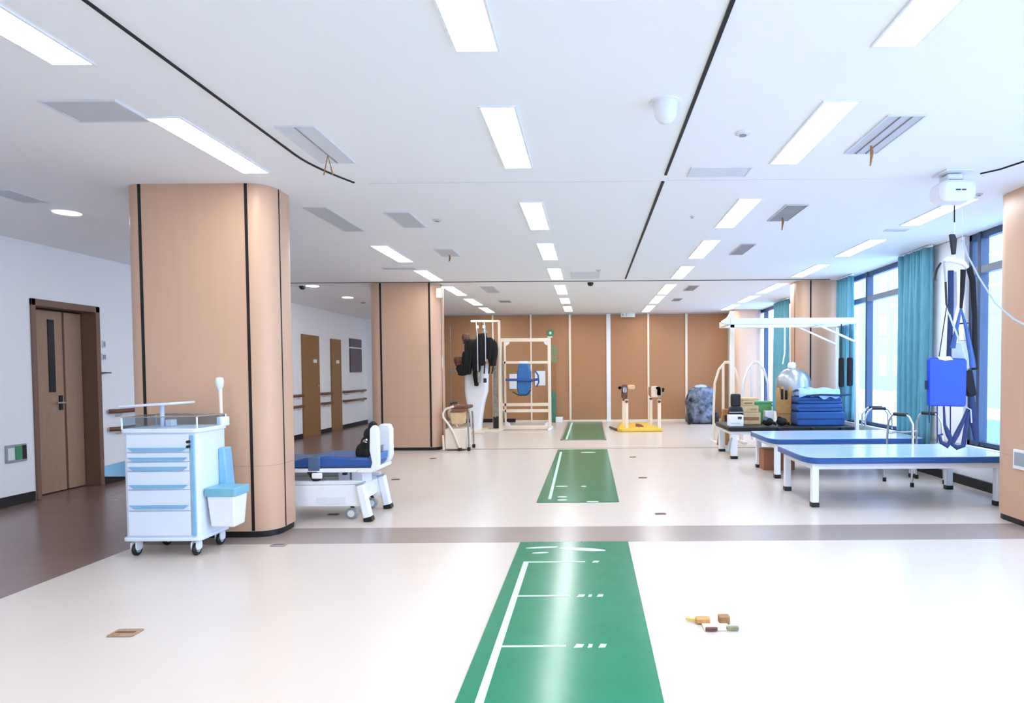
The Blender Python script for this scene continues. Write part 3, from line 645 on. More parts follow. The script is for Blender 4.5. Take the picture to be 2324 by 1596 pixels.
# crumpled mats on floor under the tables
# ------------------------------------------------------------ walking frames
def walker(cx,cy,h,wd,dp,label,rot=0,foot='black'):
    t = thing('walker',label,'walking frame',(cx,cy,0),'chrome walking frames')
    R_ = Matrix.Rotation(rot,3,'Z'); T = lambda x,y,z: Vector((cx,cy,0))+R_@Vector((x,y,z))
    for s in (-1,1):
        L = MB().tube([T(s*wd/2*1.12,-dp/2*1.1,.03),T(s*wd/2,-dp/2,h-.10),T(s*wd/2,-dp/2+.05,h-.02),T(s*wd/2,-dp/2+.09,h),T(s*wd/2,dp/2-.09,h),T(s*wd/2,dp/2-.05,h-.02),T(s*wd/2,dp/2,h-.10),T(s*wd/2*1.15,dp/2*1.15,.03)],.0125,10).build('side_frame','chrome',t,ang=60)
        MB().tube([T(s*wd/2,-dp*.26,h),T(s*wd/2,dp*.26,h)],.021,10).build('hand_grip','black',L)
        for e,k in ((-1,1.12),(1,1.15)): MB().cyl(T(s*wd/2*k,e*dp/2*1.12,0),.02,.045,n=12).build('rubber_tip',foot,L)
        MB().tube([T(s*wd/2,-dp/2*1.03,h*.45),T(s*wd/2,dp/2*1.03,h*.45)],.009,8).build('side_brace','chrome',L)
    MB().tube([T(-wd/2,dp/2,h*.72),T(wd/2,dp/2,h*.72)],.012,8).build('cross_bar','chrome',t)
    MB().tube([T(-wd/2,dp/2*1.05,h*.45),T(wd/2,dp/2*1.05,h*.45)],.012,8).build('cross_bar','black',t)
    return t
walker(3.66,7.14,.78,.42,.34,'chrome walking frame with black grips between the two near treatment tables',rot=.35)
walker(ony(2000,960,8.95).x*.985,8.95,.74,.30,.34,'pale walking frame by the window behind the second treatment table',rot=1.3)
# ------------------------------------------------------------ overhead suspension frame with its couch
YG0, YG1 = 9.25, 10.0
def Xg(px,Y=YG0): return ony(px,850,Y).x
def Zg(py,px=1800,Y=YG0): return ony(px,py,Y).z
t = thing('suspension_frame','tall white overhead suspension frame standing over the black edged couch','suspension frame',((Xg(1660)+Xg(1945))/2,9.6,0))
xa, xb = Xg(1660), Xg(1944)
xq = Xg(1661,YG1)
MB().box(xq-.035,YG1-.03,0,xq+.04,YG1+.03,Zg(706,1660,YG1)).build('post','cream',t,bevel=.006)
zt2 = Zg(722)
for y in (YG0,YG1):
    MB().box(xa-.02,y-.03,zt2-.09,xb+.03,y+.03,zt2).build('top_beam','white',t,bevel=.008)
    MB().box(xb-.02,y-.03,0,xb+.03,y+.03,zt2-.09).build('post','white',t,bevel=.006)
    MB().bar((Xg(1845),y,zt2-.07),(xb-.0,y,zt2-.36),.03,.03).build('brace','white',t,bevel=.004)
MB().box(xa-.02,YG0,zt2-.08,xa+.04,YG1,zt2-.01).build('end_beam','cream',t,bevel=.006); MB().box(xb-.02,YG0,zt2-.08,xb+.03,YG1,zt2-.01).build('end_beam','white',t,bevel=.006)
MB().box(Xg(1868)-.03,YG0,zt2-.1,Xg(1868)+.03,YG1,zt2-.04).build('cross_beam','white',t,bevel=.005)
MB().prism([(xa-.02,zt2-.09),(xa-.14,zt2-.075),(xa-.15,zt2-.04),(xa-.07,zt2+.01),(xa-.02,zt2+.09)],'y',YG0-.03,YG0+.03).build('beam_end','white',t,bevel=.01)
for px,py0,py1,r in ((1918,812,880,.035),(1938,812,878,.04)):
    x = Xg(px); b_ = MB().tube([(x,YG0+.15,zt2-.06),(x,YG0+.15,Zg(py0))],.008,6).build('sling_cord','black',t)
    MB().prism(rr(x-r,Zg(py1),x+r,Zg(py0),.025,4),'y',YG0+.12,YG0+.17).build('hanging_sling','blackf',t,bevel=.01)
MB().tube([(Xg(1795),YG0+.3,zt2-.05),(Xg(1795),YG0+.3,Zg(800)),(Xg(1790),YG0+.3,Zg(826))],.011,8).build('hanging_rod','white',t)
t = thing('couch','low couch with a black edge and white legs under the overhead frame','couch',(2.9,9.6,0))
zc = Zg(969)
MB().prism(rr(Xg(1650),9.12,Xg(1935),10.15,.05,4),'z',zc-.05,zc+.01).build('top','black',t,bevel=.01)
MB().box(Xg(1655),9.16,zc-.10,Xg(1930),10.1,zc-.05).build('frame','white',t,bevel=.006)
for x in (Xg(1664),Xg(1925)-.06):
    for y in (9.2,10.05):
        L = MB().box(x-.045,y-.04,.03,x+.045,y+.04,zc-.1).build('leg','white',t,bevel=.005); MB().box(x-.048,y-.043,0,x+.048,y+.043,.04).build('rubber_foot','black',L)
MB().tube([(Xg(1657),9.14,zc-.14),(Xg(1652),9.13,.24),(Xg(1648),9.12,.12)],[.012,.02,.03],8).build('foot_lever','grey',t)
for px in (1762,1837,1904): MB().box(Xg(px)-.025,9.08,zc-.10,Xg(px)+.025,9.13,zc).build('edge_clamp','black',t,bevel=.006)
Yc = 9.4
def XZ(px,py,Y=Yc): q = ony(px,py,Y); return q.x, q.z
def bxx(name,mat_,px0,py0,px1,py1,Y,dp,label,cat,parent=None,bev=.006,group=None):
    x0,z1 = XZ(px0,py0,Y); x1,z0 = XZ(px1,py1,Y)
    o = MB().box(x0,Y,z0,x1,Y+dp,z1).build(name,mat_,parent,org=((x0+x1)/2,Y+dp/2,z0),bevel=bev)
    if parent is None: tag(o,label,cat,group)
    return o
zc1 = zc+.01
def onc(px0,px1,h,Y,dp): x0,x1 = Xg(px0,Y),Xg(px1,Y); return x0,Y,zc1,x1,Y+dp,zc1+h
# white control box
x0,y0,z0,x1,y1,z1 = onc(1655,1688,.17,9.22,.16)
t = thing('control_box','white control box with small print on the left end of the black couch','control box',((x0+x1)/2,9.3,zc1))
MB().box(x0,y0,z0,x1,y1,z1).build('housing','white',t,bevel=.012); MB().box(x1-.085,y0-.003,z1-.06,x1-.03,y0+.001,z1-.025).build('printed_mark','print',t)
MB().box(x0+.02,y0-.003,z0+.05,x1-.05,y0+.001,z0+.056).build('printed_line','grey',t)
# black bust shaped device behind it
xm = Xg(1669,9.5)
t = thing('head_support','black padded head and shoulder support behind the white control box','support pad',(xm,9.5,zc1))
MB().loft([[(xm-a_,9.42,z_),(xm+a_,9.42,z_),(xm+a_,9.56,z_),(xm-a_,9.56,z_)] for a_,z_ in ((.085,zc1),(.105,zc1+.05),(.105,zc1+.2),(.095,zc1+.25),(.06,zc1+.29))]).build('shoulder_pad','black',t,bevel=.02)
MB().box(xm-.07,9.44,zc1+.28,xm+.07,9.54,zc1+.47).build('head_pad','black',t,bevel=.02)
MB().box(xm-.11,9.40,zc1+.19,xm+.10,9.42,zc1+.205).build('pad_piping','grey',t)
# wood block stack
def zpx(py,Y,px=1800): return ony(px,py,Y).z
stk = [(1683,1727,965,938,'lowest'),(1685,1722,938,923,'second from the bottom'),(1686,1712,923,910,'third from the bottom'),(1684,1722,910,905,'topmost')]
for k,(a,c,p0,p1,lb) in enumerate(stk):
    h0 = zpx(stk[0][2],9.6); x0,x1 = Xg(a,9.6),Xg(c,9.6); z0,z1 = zc1+zpx(p0,9.6)-h0, zc1+zpx(p1,9.6)-h0-.002
    t = thing('wood_block','pale wooden block, %s of the stack beside the white box'%lb,'wooden block',((x0+x1)/2,9.7,z0),'stacked pale wooden blocks')
    MB().box(x0,9.6,z0,x1,9.85,z1).build('block','box',t,bevel=.005)
    if k<3: MB().box(x0+.02+(k%2)*.1,9.597,z0+(z1-z0)*.35,x1-.03,9.6005,z0+(z1-z0)*.62).build('printed_band','brownc' if k!=1 else 'gold',t)
x0,x1 = Xg(1712,9.95),Xg(1750,9.95)
t = thing('plastic_crate','green plastic crate behind the stacked wooden blocks','crate',((x0+x1)/2,10.0,zc1))
MB().box(x0,9.9,zc1,x1,10.08,zc1+.32).build('crate_body','gbox',t,bevel=.01); MB().box(x0-.01,9.89,zc1+.3,x1+.01,10.09,zc1+.335).build('crate_rim','gbox',t,bevel=.006)
x0,x1 = Xg(1738,9.6),Xg(1758,9.6); o = MB().box(x0,9.62,zc1,x1,9.75,zc1+.2).build('carton','white',org=((x0+x1)/2,9.68,zc1),bevel=.005); tag(o,'small white carton on the couch in front of the green crate','carton')
# carved wooden hand board
x0,x1 = Xg(1762,9.55),Xg(1797,9.55); zb_ = zc1
t = thing('hand_splint_board','golden wooden hand shaped splint board in front of the silver ball','hand board',((x0+x1)/2,9.55,zb_))
ztop = zpx(880,9.55); W_ = x1-x0
MB().prism([(x0+.03,zb_),(x1,zb_),(x1,zb_+.3),(x1,ztop),(x1-.045,ztop),(x1-.05,ztop-.17),(x1-.09,ztop-.2),(x0+.13,ztop-.09),(x0+.11,ztop+.02),(x0+.075,ztop+.02),(x0+.06,ztop-.1),(x0+.045,ztop),(x0+.012,ztop),(x0,zb_+.25)],'y',9.55,9.59).build('board','gold',t,bevel=.006)
for dx,h_ in ((.07,.12),(.13,.1)): MB().box(x0+dx,9.54,ztop-.18,x0+dx+.035,9.556,ztop-.18+h_+.04).build('finger_strap','blackf',t,bevel=.006)
MB().box(x0+.02,9.545,zb_+.155,x1,9.56,zb_+.17).build('edge_band','brownc',t)
# silver ball with valve cap
yb_ = 9.88; q = ony(1801,880,yb_); rr_ = (ony(1840,880,yb_).x-ony(1762,880,yb_).x)/2; zt_ = ony(1801,834,yb_).z
t = thing('exercise_ball','large silver egg shaped exercise ball behind the blue cushions','exercise ball',(q.x,yb_,zc1))
MB().lathe((q.x,yb_,0),[(rr_*.6,zc1),(rr_*.85,zc1+.05),(rr_*.98,zc1+.2),(rr_,zc1+.35),(rr_,zt_-rr_*.95),(rr_*.93,zt_-rr_*.62),(rr_*.78,zt_-rr_*.34),(rr_*.55,zt_-rr_*.13),(rr_*.25,zt_-rr_*.02),(0,zt_)],32).build('ball_body','silver',t,sub=1,ang=80)
MB().lathe((q.x-.03,yb_,zt_-.01),[(.06,0),(.065,.04),(.05,.085),(0,.09)],16).build('valve_cap','white',t,ang=60)
# blue cushions
cu = [(1808,1919,972,940,'bottom',.0),(1809,1915,940,922,'middle',.0),(1809,1912,922,906,'upper',.0)]
for a,c,p0,p1,lb,_ in cu:
    Yq = 9.28; x0,x1 = Xg(a,Yq),Xg(c,Yq); h0 = zpx(972,Yq); z0,z1 = zc1+zpx(p0,Yq)-h0, zc1+zpx(p1,Yq)-h0-.002
    if lb == 'bottom': z0 = zc1
    t = thing('cushion','folded blue cushion, %s of the pile on the black couch'%lb,'cushion',((x0+x1)/2,9.6,z0),'blue cushions piled on the couch')
    MB().prism(rr(x0,z0,x1,z1,min(.045,(z1-z0)*.45),5),'y',Yq,Yq+.34).build('cover','blue',t,bevel=.015,ang=60)
    MB().tube([(x0+.02,Yq-.004,(z0+z1)/2),(x1-.02,Yq-.004,(z0+z1)/2)],.005,6).build('piping','navy',t)
topz = z1+.002
x0,x1 = Xg(1812,9.28),Xg(1905,9.28)
def sh(u,v):
    x = x0+(x1-x0)*u; y = 9.24+.37*v
    z = topz+.10+.02*math.sin(u*7+v*5)+.012*math.sin(u*19)-.02*abs(u-.5)
    if v < .15: z -= (.15-v)/.15*(.10+.01*math.sin(u*23))
    return (x+.01*math.sin(v*8), y, z)
t = thing('folded_sheet','crumpled pale blue sheet folded on top of the blue cushions','sheet',((x0+x1)/2,9.5,topz))
MB().box(x0+.02,9.28,topz,x1-.02,9.60,topz+.085).build('sheet_fold','sheet',t,bevel=.03); MB().grid(sh,30,16).build('top_layer','sheet',t,solid=.014,ang=80)
MB().tube([(x0+.1,9.23,topz+.015),(x0+.3,9.225,topz+.03),(x1-.02,9.23,topz+.02),(x1+.16,9.25,topz+.03)],.014,8).build('strap','navy',t)
# black gloves
for k,(px,lb) in enumerate(((1744,'left'),(1775,'right'))):
    x = Xg(px,9.25); t = thing('glove','black weighted glove on the couch, %s of the pair before the wooden hand board'%lb,'glove',(x,9.25,zc1))
    MB().ell((x,9.26,zc1+.065),(.085,.06,.062),14,9,.06).build('palm','blackf',t,sub=1)
    for j in range(4): MB().tube([(x+.04+.01*j,9.22+.02*j,zc1+.06),(x+.085,9.2+.025*j,zc1+.05),(x+.10,9.2+.025*j,zc1+.022)],[.018,.016,.012],8).build('finger','blackf',t)
    MB().tube([(x-.05,9.24,zc1+.08),(x-.03,9.26,zc1+.13)],[.03,.034],10).build('cuff','greyblue' if k==0 else 'blackf',t)
# white arch racks behind
for k,(pa,pt,py,lb) in enumerate(((1650,0,822,'left'),(1715,0,822,'right'))):
    Y = 11.3; x = ony(pa,py,Y).x; zt_ = ony(pa,py,Y).z; hw = .24
    t = thing('arch_stand','white pointed arch stand beyond the couch, %s of the two'%lb,'arch stand',(x,Y,0),'white arch stands')
    for s in (-1,1):
        MB().tube([(x+s*hw,Y,.0),(x+s*hw,Y,.55),(x+s*hw*.92,Y,zt_-.38),(x+s*hw*.6,Y,zt_-.13),(x+s*.03,Y,zt_)],.022,8).build('arch_leg','cream' if k==0 else 'white',t,ang=60)
        MB().box(x+s*.07-.022,Y-.02,.05,x+s*.07+.022,Y+.02,zt_-.05).build('inner_post','cream' if k==0 else 'white',t,bevel=.005)
        MB().box(x+s*hw-.02,Y-.3,0,x+s*hw+.015,Y+.3,.04).build('foot_bar','white',t,bevel=.006)
    MB().box(x-.05,Y-.03,zt_-.03,x+.05,Y+.03,zt_+.02).build('apex_cap','cream' if k==0 else 'white',t,bevel=.01)
    MB().box(x-hw,Y-.02,.30,x+hw,Y+.02,.34).build('cross_bar','white',t)
# wooden wedge by the arch
x = ony(1643,940,10.9).x
t = thing('wooden_stand','brown wooden stand with a black clamp at the left end of the couch','stand',(x,10.9,0))
MB().prism([(x-.12,0),(x+.12,0),(x+.10,.62),(x-.02,.62)],'y',10.85,10.95).build('stand_body','brownc',t,bevel=.01); MB().box(x+.0,10.80,.40,x+.08,10.86,.52).build('clamp','black',t,bevel=.008)
# ------------------------------------------------------------ covered machine at the partition
Y = 15.4; a, c = ony(1553,956,Y), ony(1628,877,Y)
cx, hw, hh = (a.x+c.x)/2, (c.x-a.x)/2, c.z
t = thing('covered_machine','machine draped in crumpled grey blue marbled film at the foot of the partition','covered machine',(cx,Y,0))
rings = []
for i in range(11):
    z = hh*i/10; wv = [1,1.02,1.0,.95,.9,.88,.87,.87,.85,.8,.6][i]; rings.append([])
    for k in range(20):
        al = 2*math.pi*k/20; j = 1+.07*math.sin(k*2.3+i*1.7)+random.uniform(-.05,.05)
        rings[-1].append((cx+hw*wv*math.cos(al)*j+.03*math.sin(i*.8), Y+.3*wv*math.sin(al)*j, max(0,z+.02*math.sin(k*1.9)*(i>0))))
MB().loft(rings).build('film_cover','marble',t,sub=1,ang=70)
for s in (-1,1): MB().lathe((cx+s*hw*.8-.04,Y-.28,.14),[(0,0),(.12,0),(.14,.02),(.14,.06),(.12,.08),(0,.08)],20,'x').build('wheel','black',t)
MB().ell((cx,Y-.02,hh-.02),(hw*.42,.14,.07),14,8,.1).build('top_bundle','lgrey',t,sub=1)
# ------------------------------------------------------------ yellow balance platform
Y0_, Y1_ = 13.3, 15.0
A, B_ = onz(1398,981,.0), onz(1507,981,.0)
t = thing('balance_trainer','yellow balance platform with two pairs of white posts and dark padded heads','balance trainer',((A.x+B_.x)/2,14,0))
D_, E_ = onz(1428,956,.05), onz(1470,956,.05)
MB().prism([(A.x+.12,Y0_),(A.x+.03,Y0_+.15),(A.x+.15,Y1_),(B_.x-.25,Y1_),(B_.x-.02,Y0_+.18),(B_.x-.02,Y0_+.02)],'z',.0,.07).build('platform','yellow',t,bevel=.02)
MB().prism([(A.x+.45,Y0_+.55),(A.x+.62,Y0_+.45),(A.x+.6,Y0_+.9),(A.x+.5,Y0_+1.2)],'z',.07,.085).build('foot_strap','brownf',t)
MB().box((A.x+B_.x)/2-.004,Y0_+.02,.068,(A.x+B_.x)/2+.004,Y0_+.8,.074).build('centre_line','brownc',t)
for px,py0,y in ((1415,903,14.6),(1422,907,13.45),(1477,901,14.6),(1496,907,13.45)):
    q = ony(px,py0,y); MB().box(q.x-.035,y-.035,.05,q.x+.035,y+.035,q.z).build('post','cream',t,bevel=.008)
    MB().ell((q.x,y-.04,q.z-.04),(.035,.04,.03),8,6).build('adjust_knob','brownf',t)
def head(px0,py0,px1,py1,y,m_,nm='padded_head'):
    a_, c_ = ony(px0,py0,y), ony(px1,py1,y); return MB().prism(rr(a_.x,c_.z,c_.x,a_.z,.04,4),'y',y-.05,y+.06).build(nm,m_,t,bevel=.015)
head(1410,873,1424,905,13.45,'brownf'); head(1414,878,1422,892,13.38,'lgrey','pad_cover'); head(1403,877,1410,884,13.5,'black','grip')
head(1424,874,1441,884,14.4,'box','padded_arm'); head(1472,877,1482,899,14.4,'brownc'); head(1478,877,1494,902,13.6,'cream')
head(1489,878,1498,884,13.42,'black','grip'); head(1493,882,1498,897,13.40,'black','grip'); head(1503,881,1507,889,13.45,'black','grip')
MB().bar(ony(1494,905,13.45),ony(1505,890,13.45),.02,.02).build('grip_arm','grey',t)
MB().tube([(A.x-.1,Y0_+.9,.03),(A.x+.02,Y0_+.3,.03),(A.x+.12,Y0_+.05,.03)],.025,8).build('cable','brownf',t)
# ------------------------------------------------------------ tall white standing frame
Y = 14.0
def X_(px,Yv=14.0): return ony(px,850,Yv).x
def Z_(py,Yv=14.0,px=1190): return ony(px,py,Yv).z
xa, xb = X_(1137), X_(1247)
t = thing('standing_frame','tall white rectangular standing frame with a blue body support before the partition','standing frame',((xa+xb)/2,Y,0))
MB().box(xa-.03,Y-.04,0,xa+.03,Y+.04,Z_(768)).build('upright','cream',t,bevel=.008); MB().box(xb-.035,Y-.04,0,xb+.035,Y+.04,Z_(768)).build('upright','cream',t,bevel=.008)
MB().box(xa+.07,Y-.03,.1,xa+.11,Y+.03,Z_(775)).build('inner_upright','cream',t,bevel=.005)
for p0,p1,nm in ((768,776,'top_rail'),(820,826,'cross_rail'),(915,922,'cross_rail'),(929,936,'cross_rail'),(966,975,'bottom_rail')):
    MB().box(xa,Y-.03,max(0,Z_(p1)),xb,Y+.03,Z_(p0)).build(nm,'cream',t,bevel=.006)
for sx,x in ((1,xa+.11),(-1,xb-.03)):
    for z,s in ((Z_(776),-1),(Z_(966),1)): MB().prism([(x,z),(x+sx*.09,z),(x+sx*.07,z+s*.05),(x,z+s*.09)],'y',Y-.025,Y+.025).build('corner_gusset','white',t)
MB().box(xb-.03,Y-.35,0,xb+.05,Y+.35,.05).build('foot_bar','white',t,bevel=.01); MB().box(xa-.04,Y-.12,0,xa+.04,Y+.35,.05).build('foot_bar','white',t,bevel=.01)
MB().box(xa+.035,Y-.045,Z_(905),xa+.05,Y-.03,Z_(785)).build('ratchet_strip','smoke',t); MB().box(xa+.035,Y-.045,Z_(958),xa+.05,Y-.03,Z_(932)).build('ratchet_strip','smoke',t)
sup = MB().prism([(X_(1178),Z_(896)),(X_(1201),Z_(898)),(X_(1206),Z_(880)),(X_(1207),Z_(845)),(X_(1200),Z_(824)),(X_(1180),Z_(824)),(X_(1175),Z_(845)),(X_(1174),Z_(880))],'y',Y-.16,Y-.06).build('body_support','bluet',t,bevel=.03)
MB().tube([(X_(1150),Y-.17,Z_(862)),(X_(1175),Y-.19,Z_(862)),(X_(1205),Y-.19,Z_(864)),(X_(1222),Y-.19,Z_(861))],.03,8).build('support_belt','blue',sup)
MB().tube([(X_(1216),Y-.18,Z_(842)),(X_(1223),Y-.19,Z_(852)),(X_(1224),Y-.19,Z_(868)),(X_(1219),Y-.18,Z_(878))],.018,8).build('belt_handle','blue',sup)
MB().tube([(X_(1165),Y-.15,Z_(889)),(X_(1180),Y-.2,Z_(897)),(X_(1196),Y-.2,Z_(897)),(X_(1206),Y-.15,Z_(885))],.012,8).build('lower_loop','black',sup)
MB().box(X_(1179),Y-.17,Z_(826),X_(1199),Y-.03,Z_(820)).build('support_clamp','white',sup,bevel=.01)
# notices behind the frame on the partition
def card(px0,py0,px1,py1,m_,nm,label,cat,Yc_=YB-.06,rot=0,th=.008):
    a_, c_ = ony(px0,py0,Yc_), ony(px1,py1,Yc_)
    o_ = MB().box(a_.x,Yc_-th,c_.z,c_.x,Yc_,a_.z).build(nm,m_,org=((a_.x+c_.x)/2,Yc_,c_.z)); tag(o_,label,cat); return o_
card(1156,849,1176,883,'white','paper_notice','white paper notice left of the blue body support','notice')
card(1214,842,1238,875,'white','paper_notice','white paper notice right of the blue body support','notice')
card(1146,827,1236,848,'brownc','brown_board','brown patterned board behind the blue body support','board',YB-.052,th=.006)
card(1263-17,785,1266,824,'poster','poster','olive green instruction poster right of the white standing frame','poster')
card(1249,824,1262,888,'brownc','poster','brown poster strip under the olive poster','poster')
q = ony(1249,756,YB-.07); t = thing('round_sign','round green sign above the right corner of the white standing frame','sign',(q.x,YB-.06,q.z-.09))
MB().lathe((q.x,YB-.075,q.z),[(0,0),(.085,0),(.085,.015),(0,.015)],28,'y').build('disc','sgreen',t); MB().box(q.x-.075,YB-.085,q.z-.12,q.x+.05,YB-.074,q.z-.085).build('sign_base','sign',t)
MB().ell((q.x,YB-.078,q.z+.0),(.03,.006,.04),10,8).build('emblem','sign',t)
a_, c_ = ony(1247,888,YB-.12), ony(1262,973,YB-.12)
o = MB().box(a_.x,YB-.16,0.0,c_.x,YB-.09,a_.z).build('green_panel','dgreen',org=(a_.x,YB-.12,0),bevel=.005); tag(o,'narrow dark green panel standing right of the white frame','panel')
o = MB().box(c_.x,YB-.3,0,c_.x+.18,YB-.1,.14).build('small_box','white',org=(c_.x+.1,YB-.2,0),bevel=.01); tag(o,'small white box on the floor between the green panel and the far mat','box')
# ------------------------------------------------------------ gait harness machine with the white tapered column
Y = 13.6
xm = X_(1081,Y)
t = thing('gait_trainer','gait training machine with a white tapered column, overhead arm and black harness straps','gait trainer',(xm,Y,0))
zz_ = [0,.12,.4,.65,.88,Z_(850,Y),Z_(826,Y)]
pw = [(1068,1092),(1067,1093),(1064,1096),(1058,1101),(1055,1108),(1055,1109),(1058,1108)]
rings=[]
for z,(p0,p1) in zip(zz_,pw):
    x0,x1 = X_(p0,Y),X_(p1,Y); rings.append([(a_,b_,z) for a_,b_ in rr(x0,Y-.11,x1,Y+.11,.07,4)])
MB().loft(rings).build('column','white',t,bevel=.01,ang=60)
MB().box(X_(1099,Y),Y-.116,Z_(868,Y),X_(1106,Y),Y-.109,Z_(858,Y)).build('printed_mark','print',t)
MB().box(X_(1062,Y)-.05,Y-.4,0,X_(1098,Y)+.05,Y+.35,.06).build('base_plate','cream',t,bevel=.01)
xr = X_(1134,Y)
MB().box(xr-.025,Y-.03,0,xr+.025,Y+.03,Z_(727,Y)).build('mast','cream',t,bevel=.006)
MB().box(X_(1070,Y),Y-.025,Z_(731,Y),xr,Y+.025,Z_(726,Y)).build('overhead_arm','cream',t,bevel=.006)
MB().box(xr-.35,Y-.1,.0,xr+.03,Y+.1,.05).build('mast_foot','cream',t,bevel=.006)
for px,p0,p1 in ((1085,730,842),(1103,731,820)): MB().tube([(X_(px,Y),Y-.16,Z_(p0,Y)),(X_(px,Y-.4),Y-.42,Z_(765,Y-.4)),(X_(px,Y-.4),Y-.42,Z_(p1,Y-.4))],.011,6).build('suspension_strap','lgrey',t)
for px,py in ((1085,742),(1100,742)): MB().box(X_(px,Y)-.03,Y-.03,Z_(py+3,Y),X_(px,Y)+.03,Y+.01,Z_(py-4,Y)).build('scale_display','sign',t,bevel=.004)
MB().ell((X_(1102,Y),Y-.02,Z_(755,Y)),(.06,.05,.07),10,8,.1).build('spreader_hook','smoke',t)
x1_ = X_(1124,13.75)
gt = MB().lathe((x1_,13.75,.28),[(0,0),(.05,.0),(.055,.1),(.05,.5),(.045,1.0),(.05,1.12),(0,1.13)],16).build('hydraulic_tube','smoke',t,ang=60)
MB().box(x1_-.05,13.7,0.06,x1_+.06,13.8,.32).build('tube_base','black',gt,bevel=.01)
MB().box(x1_-.1,13.68,Z_(803,13.75),x1_+.07,13.82,Z_(794,13.75)).build('tube_head','white',gt,bevel=.015)
# the mass of black harness straps and vests hung on the arm
def drape(cx,cz,wd,ht,y,m_='blackf',nm='harness_vest',jit=.12,seed=0):
    random.seed(seed); rings=[]
    for i in range(9):
        u = i/8; z = cz+ht/2-ht*u; wv = wd/2*(.5+.5*math.sin(math.pi*min(1,u*1.1+.12)))**.6
        rings.append([(cx+wv*math.cos(2*math.pi*k/16)*(1+random.uniform(-jit,jit)), y+.09*math.sin(2*math.pi*k/16)*(1+random.uniform(-jit,jit)), z+random.uniform(-.02,.02)) for k in range(16)])
    return MB().loft(rings).build(nm,m_,t,sub=1,ang=80)
for n_,(px0,px1,py0,py1,y) in enumerate(((1056,1078,768,835,13.42),(1068,1094,768,845,13.36),(1082,1106,755,830,13.34),(1098,1120,765,815,13.4),(1106,1130,772,832,13.46),(1050,1072,795,850,13.4),(1036,1062,828,852,13.45),(1074,1088,835,876,13.4))):
    drape((X_(px0,y)+X_(px1,y))/2,(Z_(py0,y)+Z_(py1,y))/2,abs(X_(px1,y)-X_(px0,y))*1.12,Z_(py0,y)-Z_(py1,y),y,seed=n_)
drape(X_(1058,13.5),Z_(768,13.5),.17,.22,13.5,'brownf','hanging_hood',seed=20)
drape(X_(1042,13.5),Z_(820,13.5),.22,.20,13.5,'brownf','hanging_pouch',seed=21)
drape(X_(1087,13.25),Z_(856,13.25),.08,.24,13.25,'smoke','strap_buckle',seed=22)
for k in range(7):
    random.seed(60+k); x = X_(1056+11*k,13.3); MB().tube([(x,13.32,Z_(770,13.3)),(x+.03,13.27,Z_(800,13.3)),(x+random.uniform(-.05,.05),13.25,Z_(848,13.3))],.014,6,flat=.4).build('harness_strap','blackf',t)
for z in (Z_(848,13.7),):
    MB().tube([(X_(1019,13.7),13.7,0),(X_(1019,13.7),13.7,1.0)],.0,3) if False else None
x = X_(1022,15.0); o = MB().box(x,14.98,Z_(843,15),x+.16,15.1,Z_(840,15)).build('wall_shelf','grey',org=(x,15,Z_(843,15))) if False else None
# side pole at far left
t = thing('iv_stand','thin grey stand pole with a small tray left of the harness machine','stand',(X_(1023,14.6),14.6,0))
xx = X_(1023,14.6); MB().tube([(xx,14.6,.03),(xx,14.6,2.35)],.010,8).build('pole','smoke',t); MB().box(xx-.04,14.5,Z_(843,14.6),xx+.14,14.7,Z_(839,14.6)).build('tray','smoke',t,bevel=.004)
MB().lathe((xx,14.6,0),[(0,0),(.14,0),(.14,.02),(.02,.05),(0,.05)],18).build('base','smoke',t)
# ------------------------------------------------------------ rollator chair by the middle pillar
Y = 10.55
t = thing('rollator','cream framed rollator chair with dark seat beside the middle-distance pillar','rollator',(ony(1040,1000,Y).x,Y,0))
def Q(px,py,Y_=10.55): return ony(px,py,Y_)
for dy in (-.22,.22):
    y_ = Y+dy; k_ = Y/y_
    MB().tube([tuple(Q(1014,1018,Y)[i]+(0,dy,0)[i] for i in range(3)),tuple(Q(1012,985)[i]+(0,dy,0)[i] for i in range(3))],.018,8).build('rear_leg','cream',t)
    p_ = [Q(1036,921),Q(1018,927),Q(1012,937),Q(1013,946),Q(1024,960),Q(1036,980),Q(1045,1003),Q(1050,1016)]
    L = MB().tube([(v.x,v.y+dy,max(v.z,.04)) for v in p_],.02,10).build('side_tube','cream',t,ang=60)
    e = p_[-1]; MB().cyl((e.x,e.y+dy,0),.03,.05,n=12).build('rubber_tip','black',L)
    MB().box(Q(1070,1016).x-.025,Y+dy-.03,0,Q(1070,1016).x+.025,Y+dy+.03,.06).build('rubber_tip','black',L,bevel=.008)
    MB().tube([(Q(1066,935).x,Y+dy,Q(1066,935).z),(Q(1068,975).x,Y+dy,.5),(Q(1070,1016).x,Y+dy,.04)],.016,8).build('front_leg','smoke',L)
s0, s1 = Q(1022,930), Q(1069,922)
MB().box(s0.x,Y-.2,s1.z-.035,s1.x,Y+.2,s1.z+.02).build('seat','brownf',t,bevel=.02)
MB().prism([(Q(1024,935).x,Q(1024,935).z),(Q(1056,935).x,Q(1056,935).z),(Q(1054,962).x,Q(1054,962).z),(Q(1028,962).x,Q(1028,962).z)],'y',Y-.16,Y+.16).build('storage_bag','box',t,bevel=.02)
MB().tube([(Q(1030,920).x,Y-.2,s1.z+.05),(Q(1024,917).x,Y,s1.z+.06),(Q(1030,920).x,Y+.2,s1.z+.05)],.02,8).build('hand_grip','black',t)
MB().box(Q(1015,978).x,Y-.2,.02,Q(1064,978).x,Y+.2,.36).build('under_box','cream',t,bevel=.02)
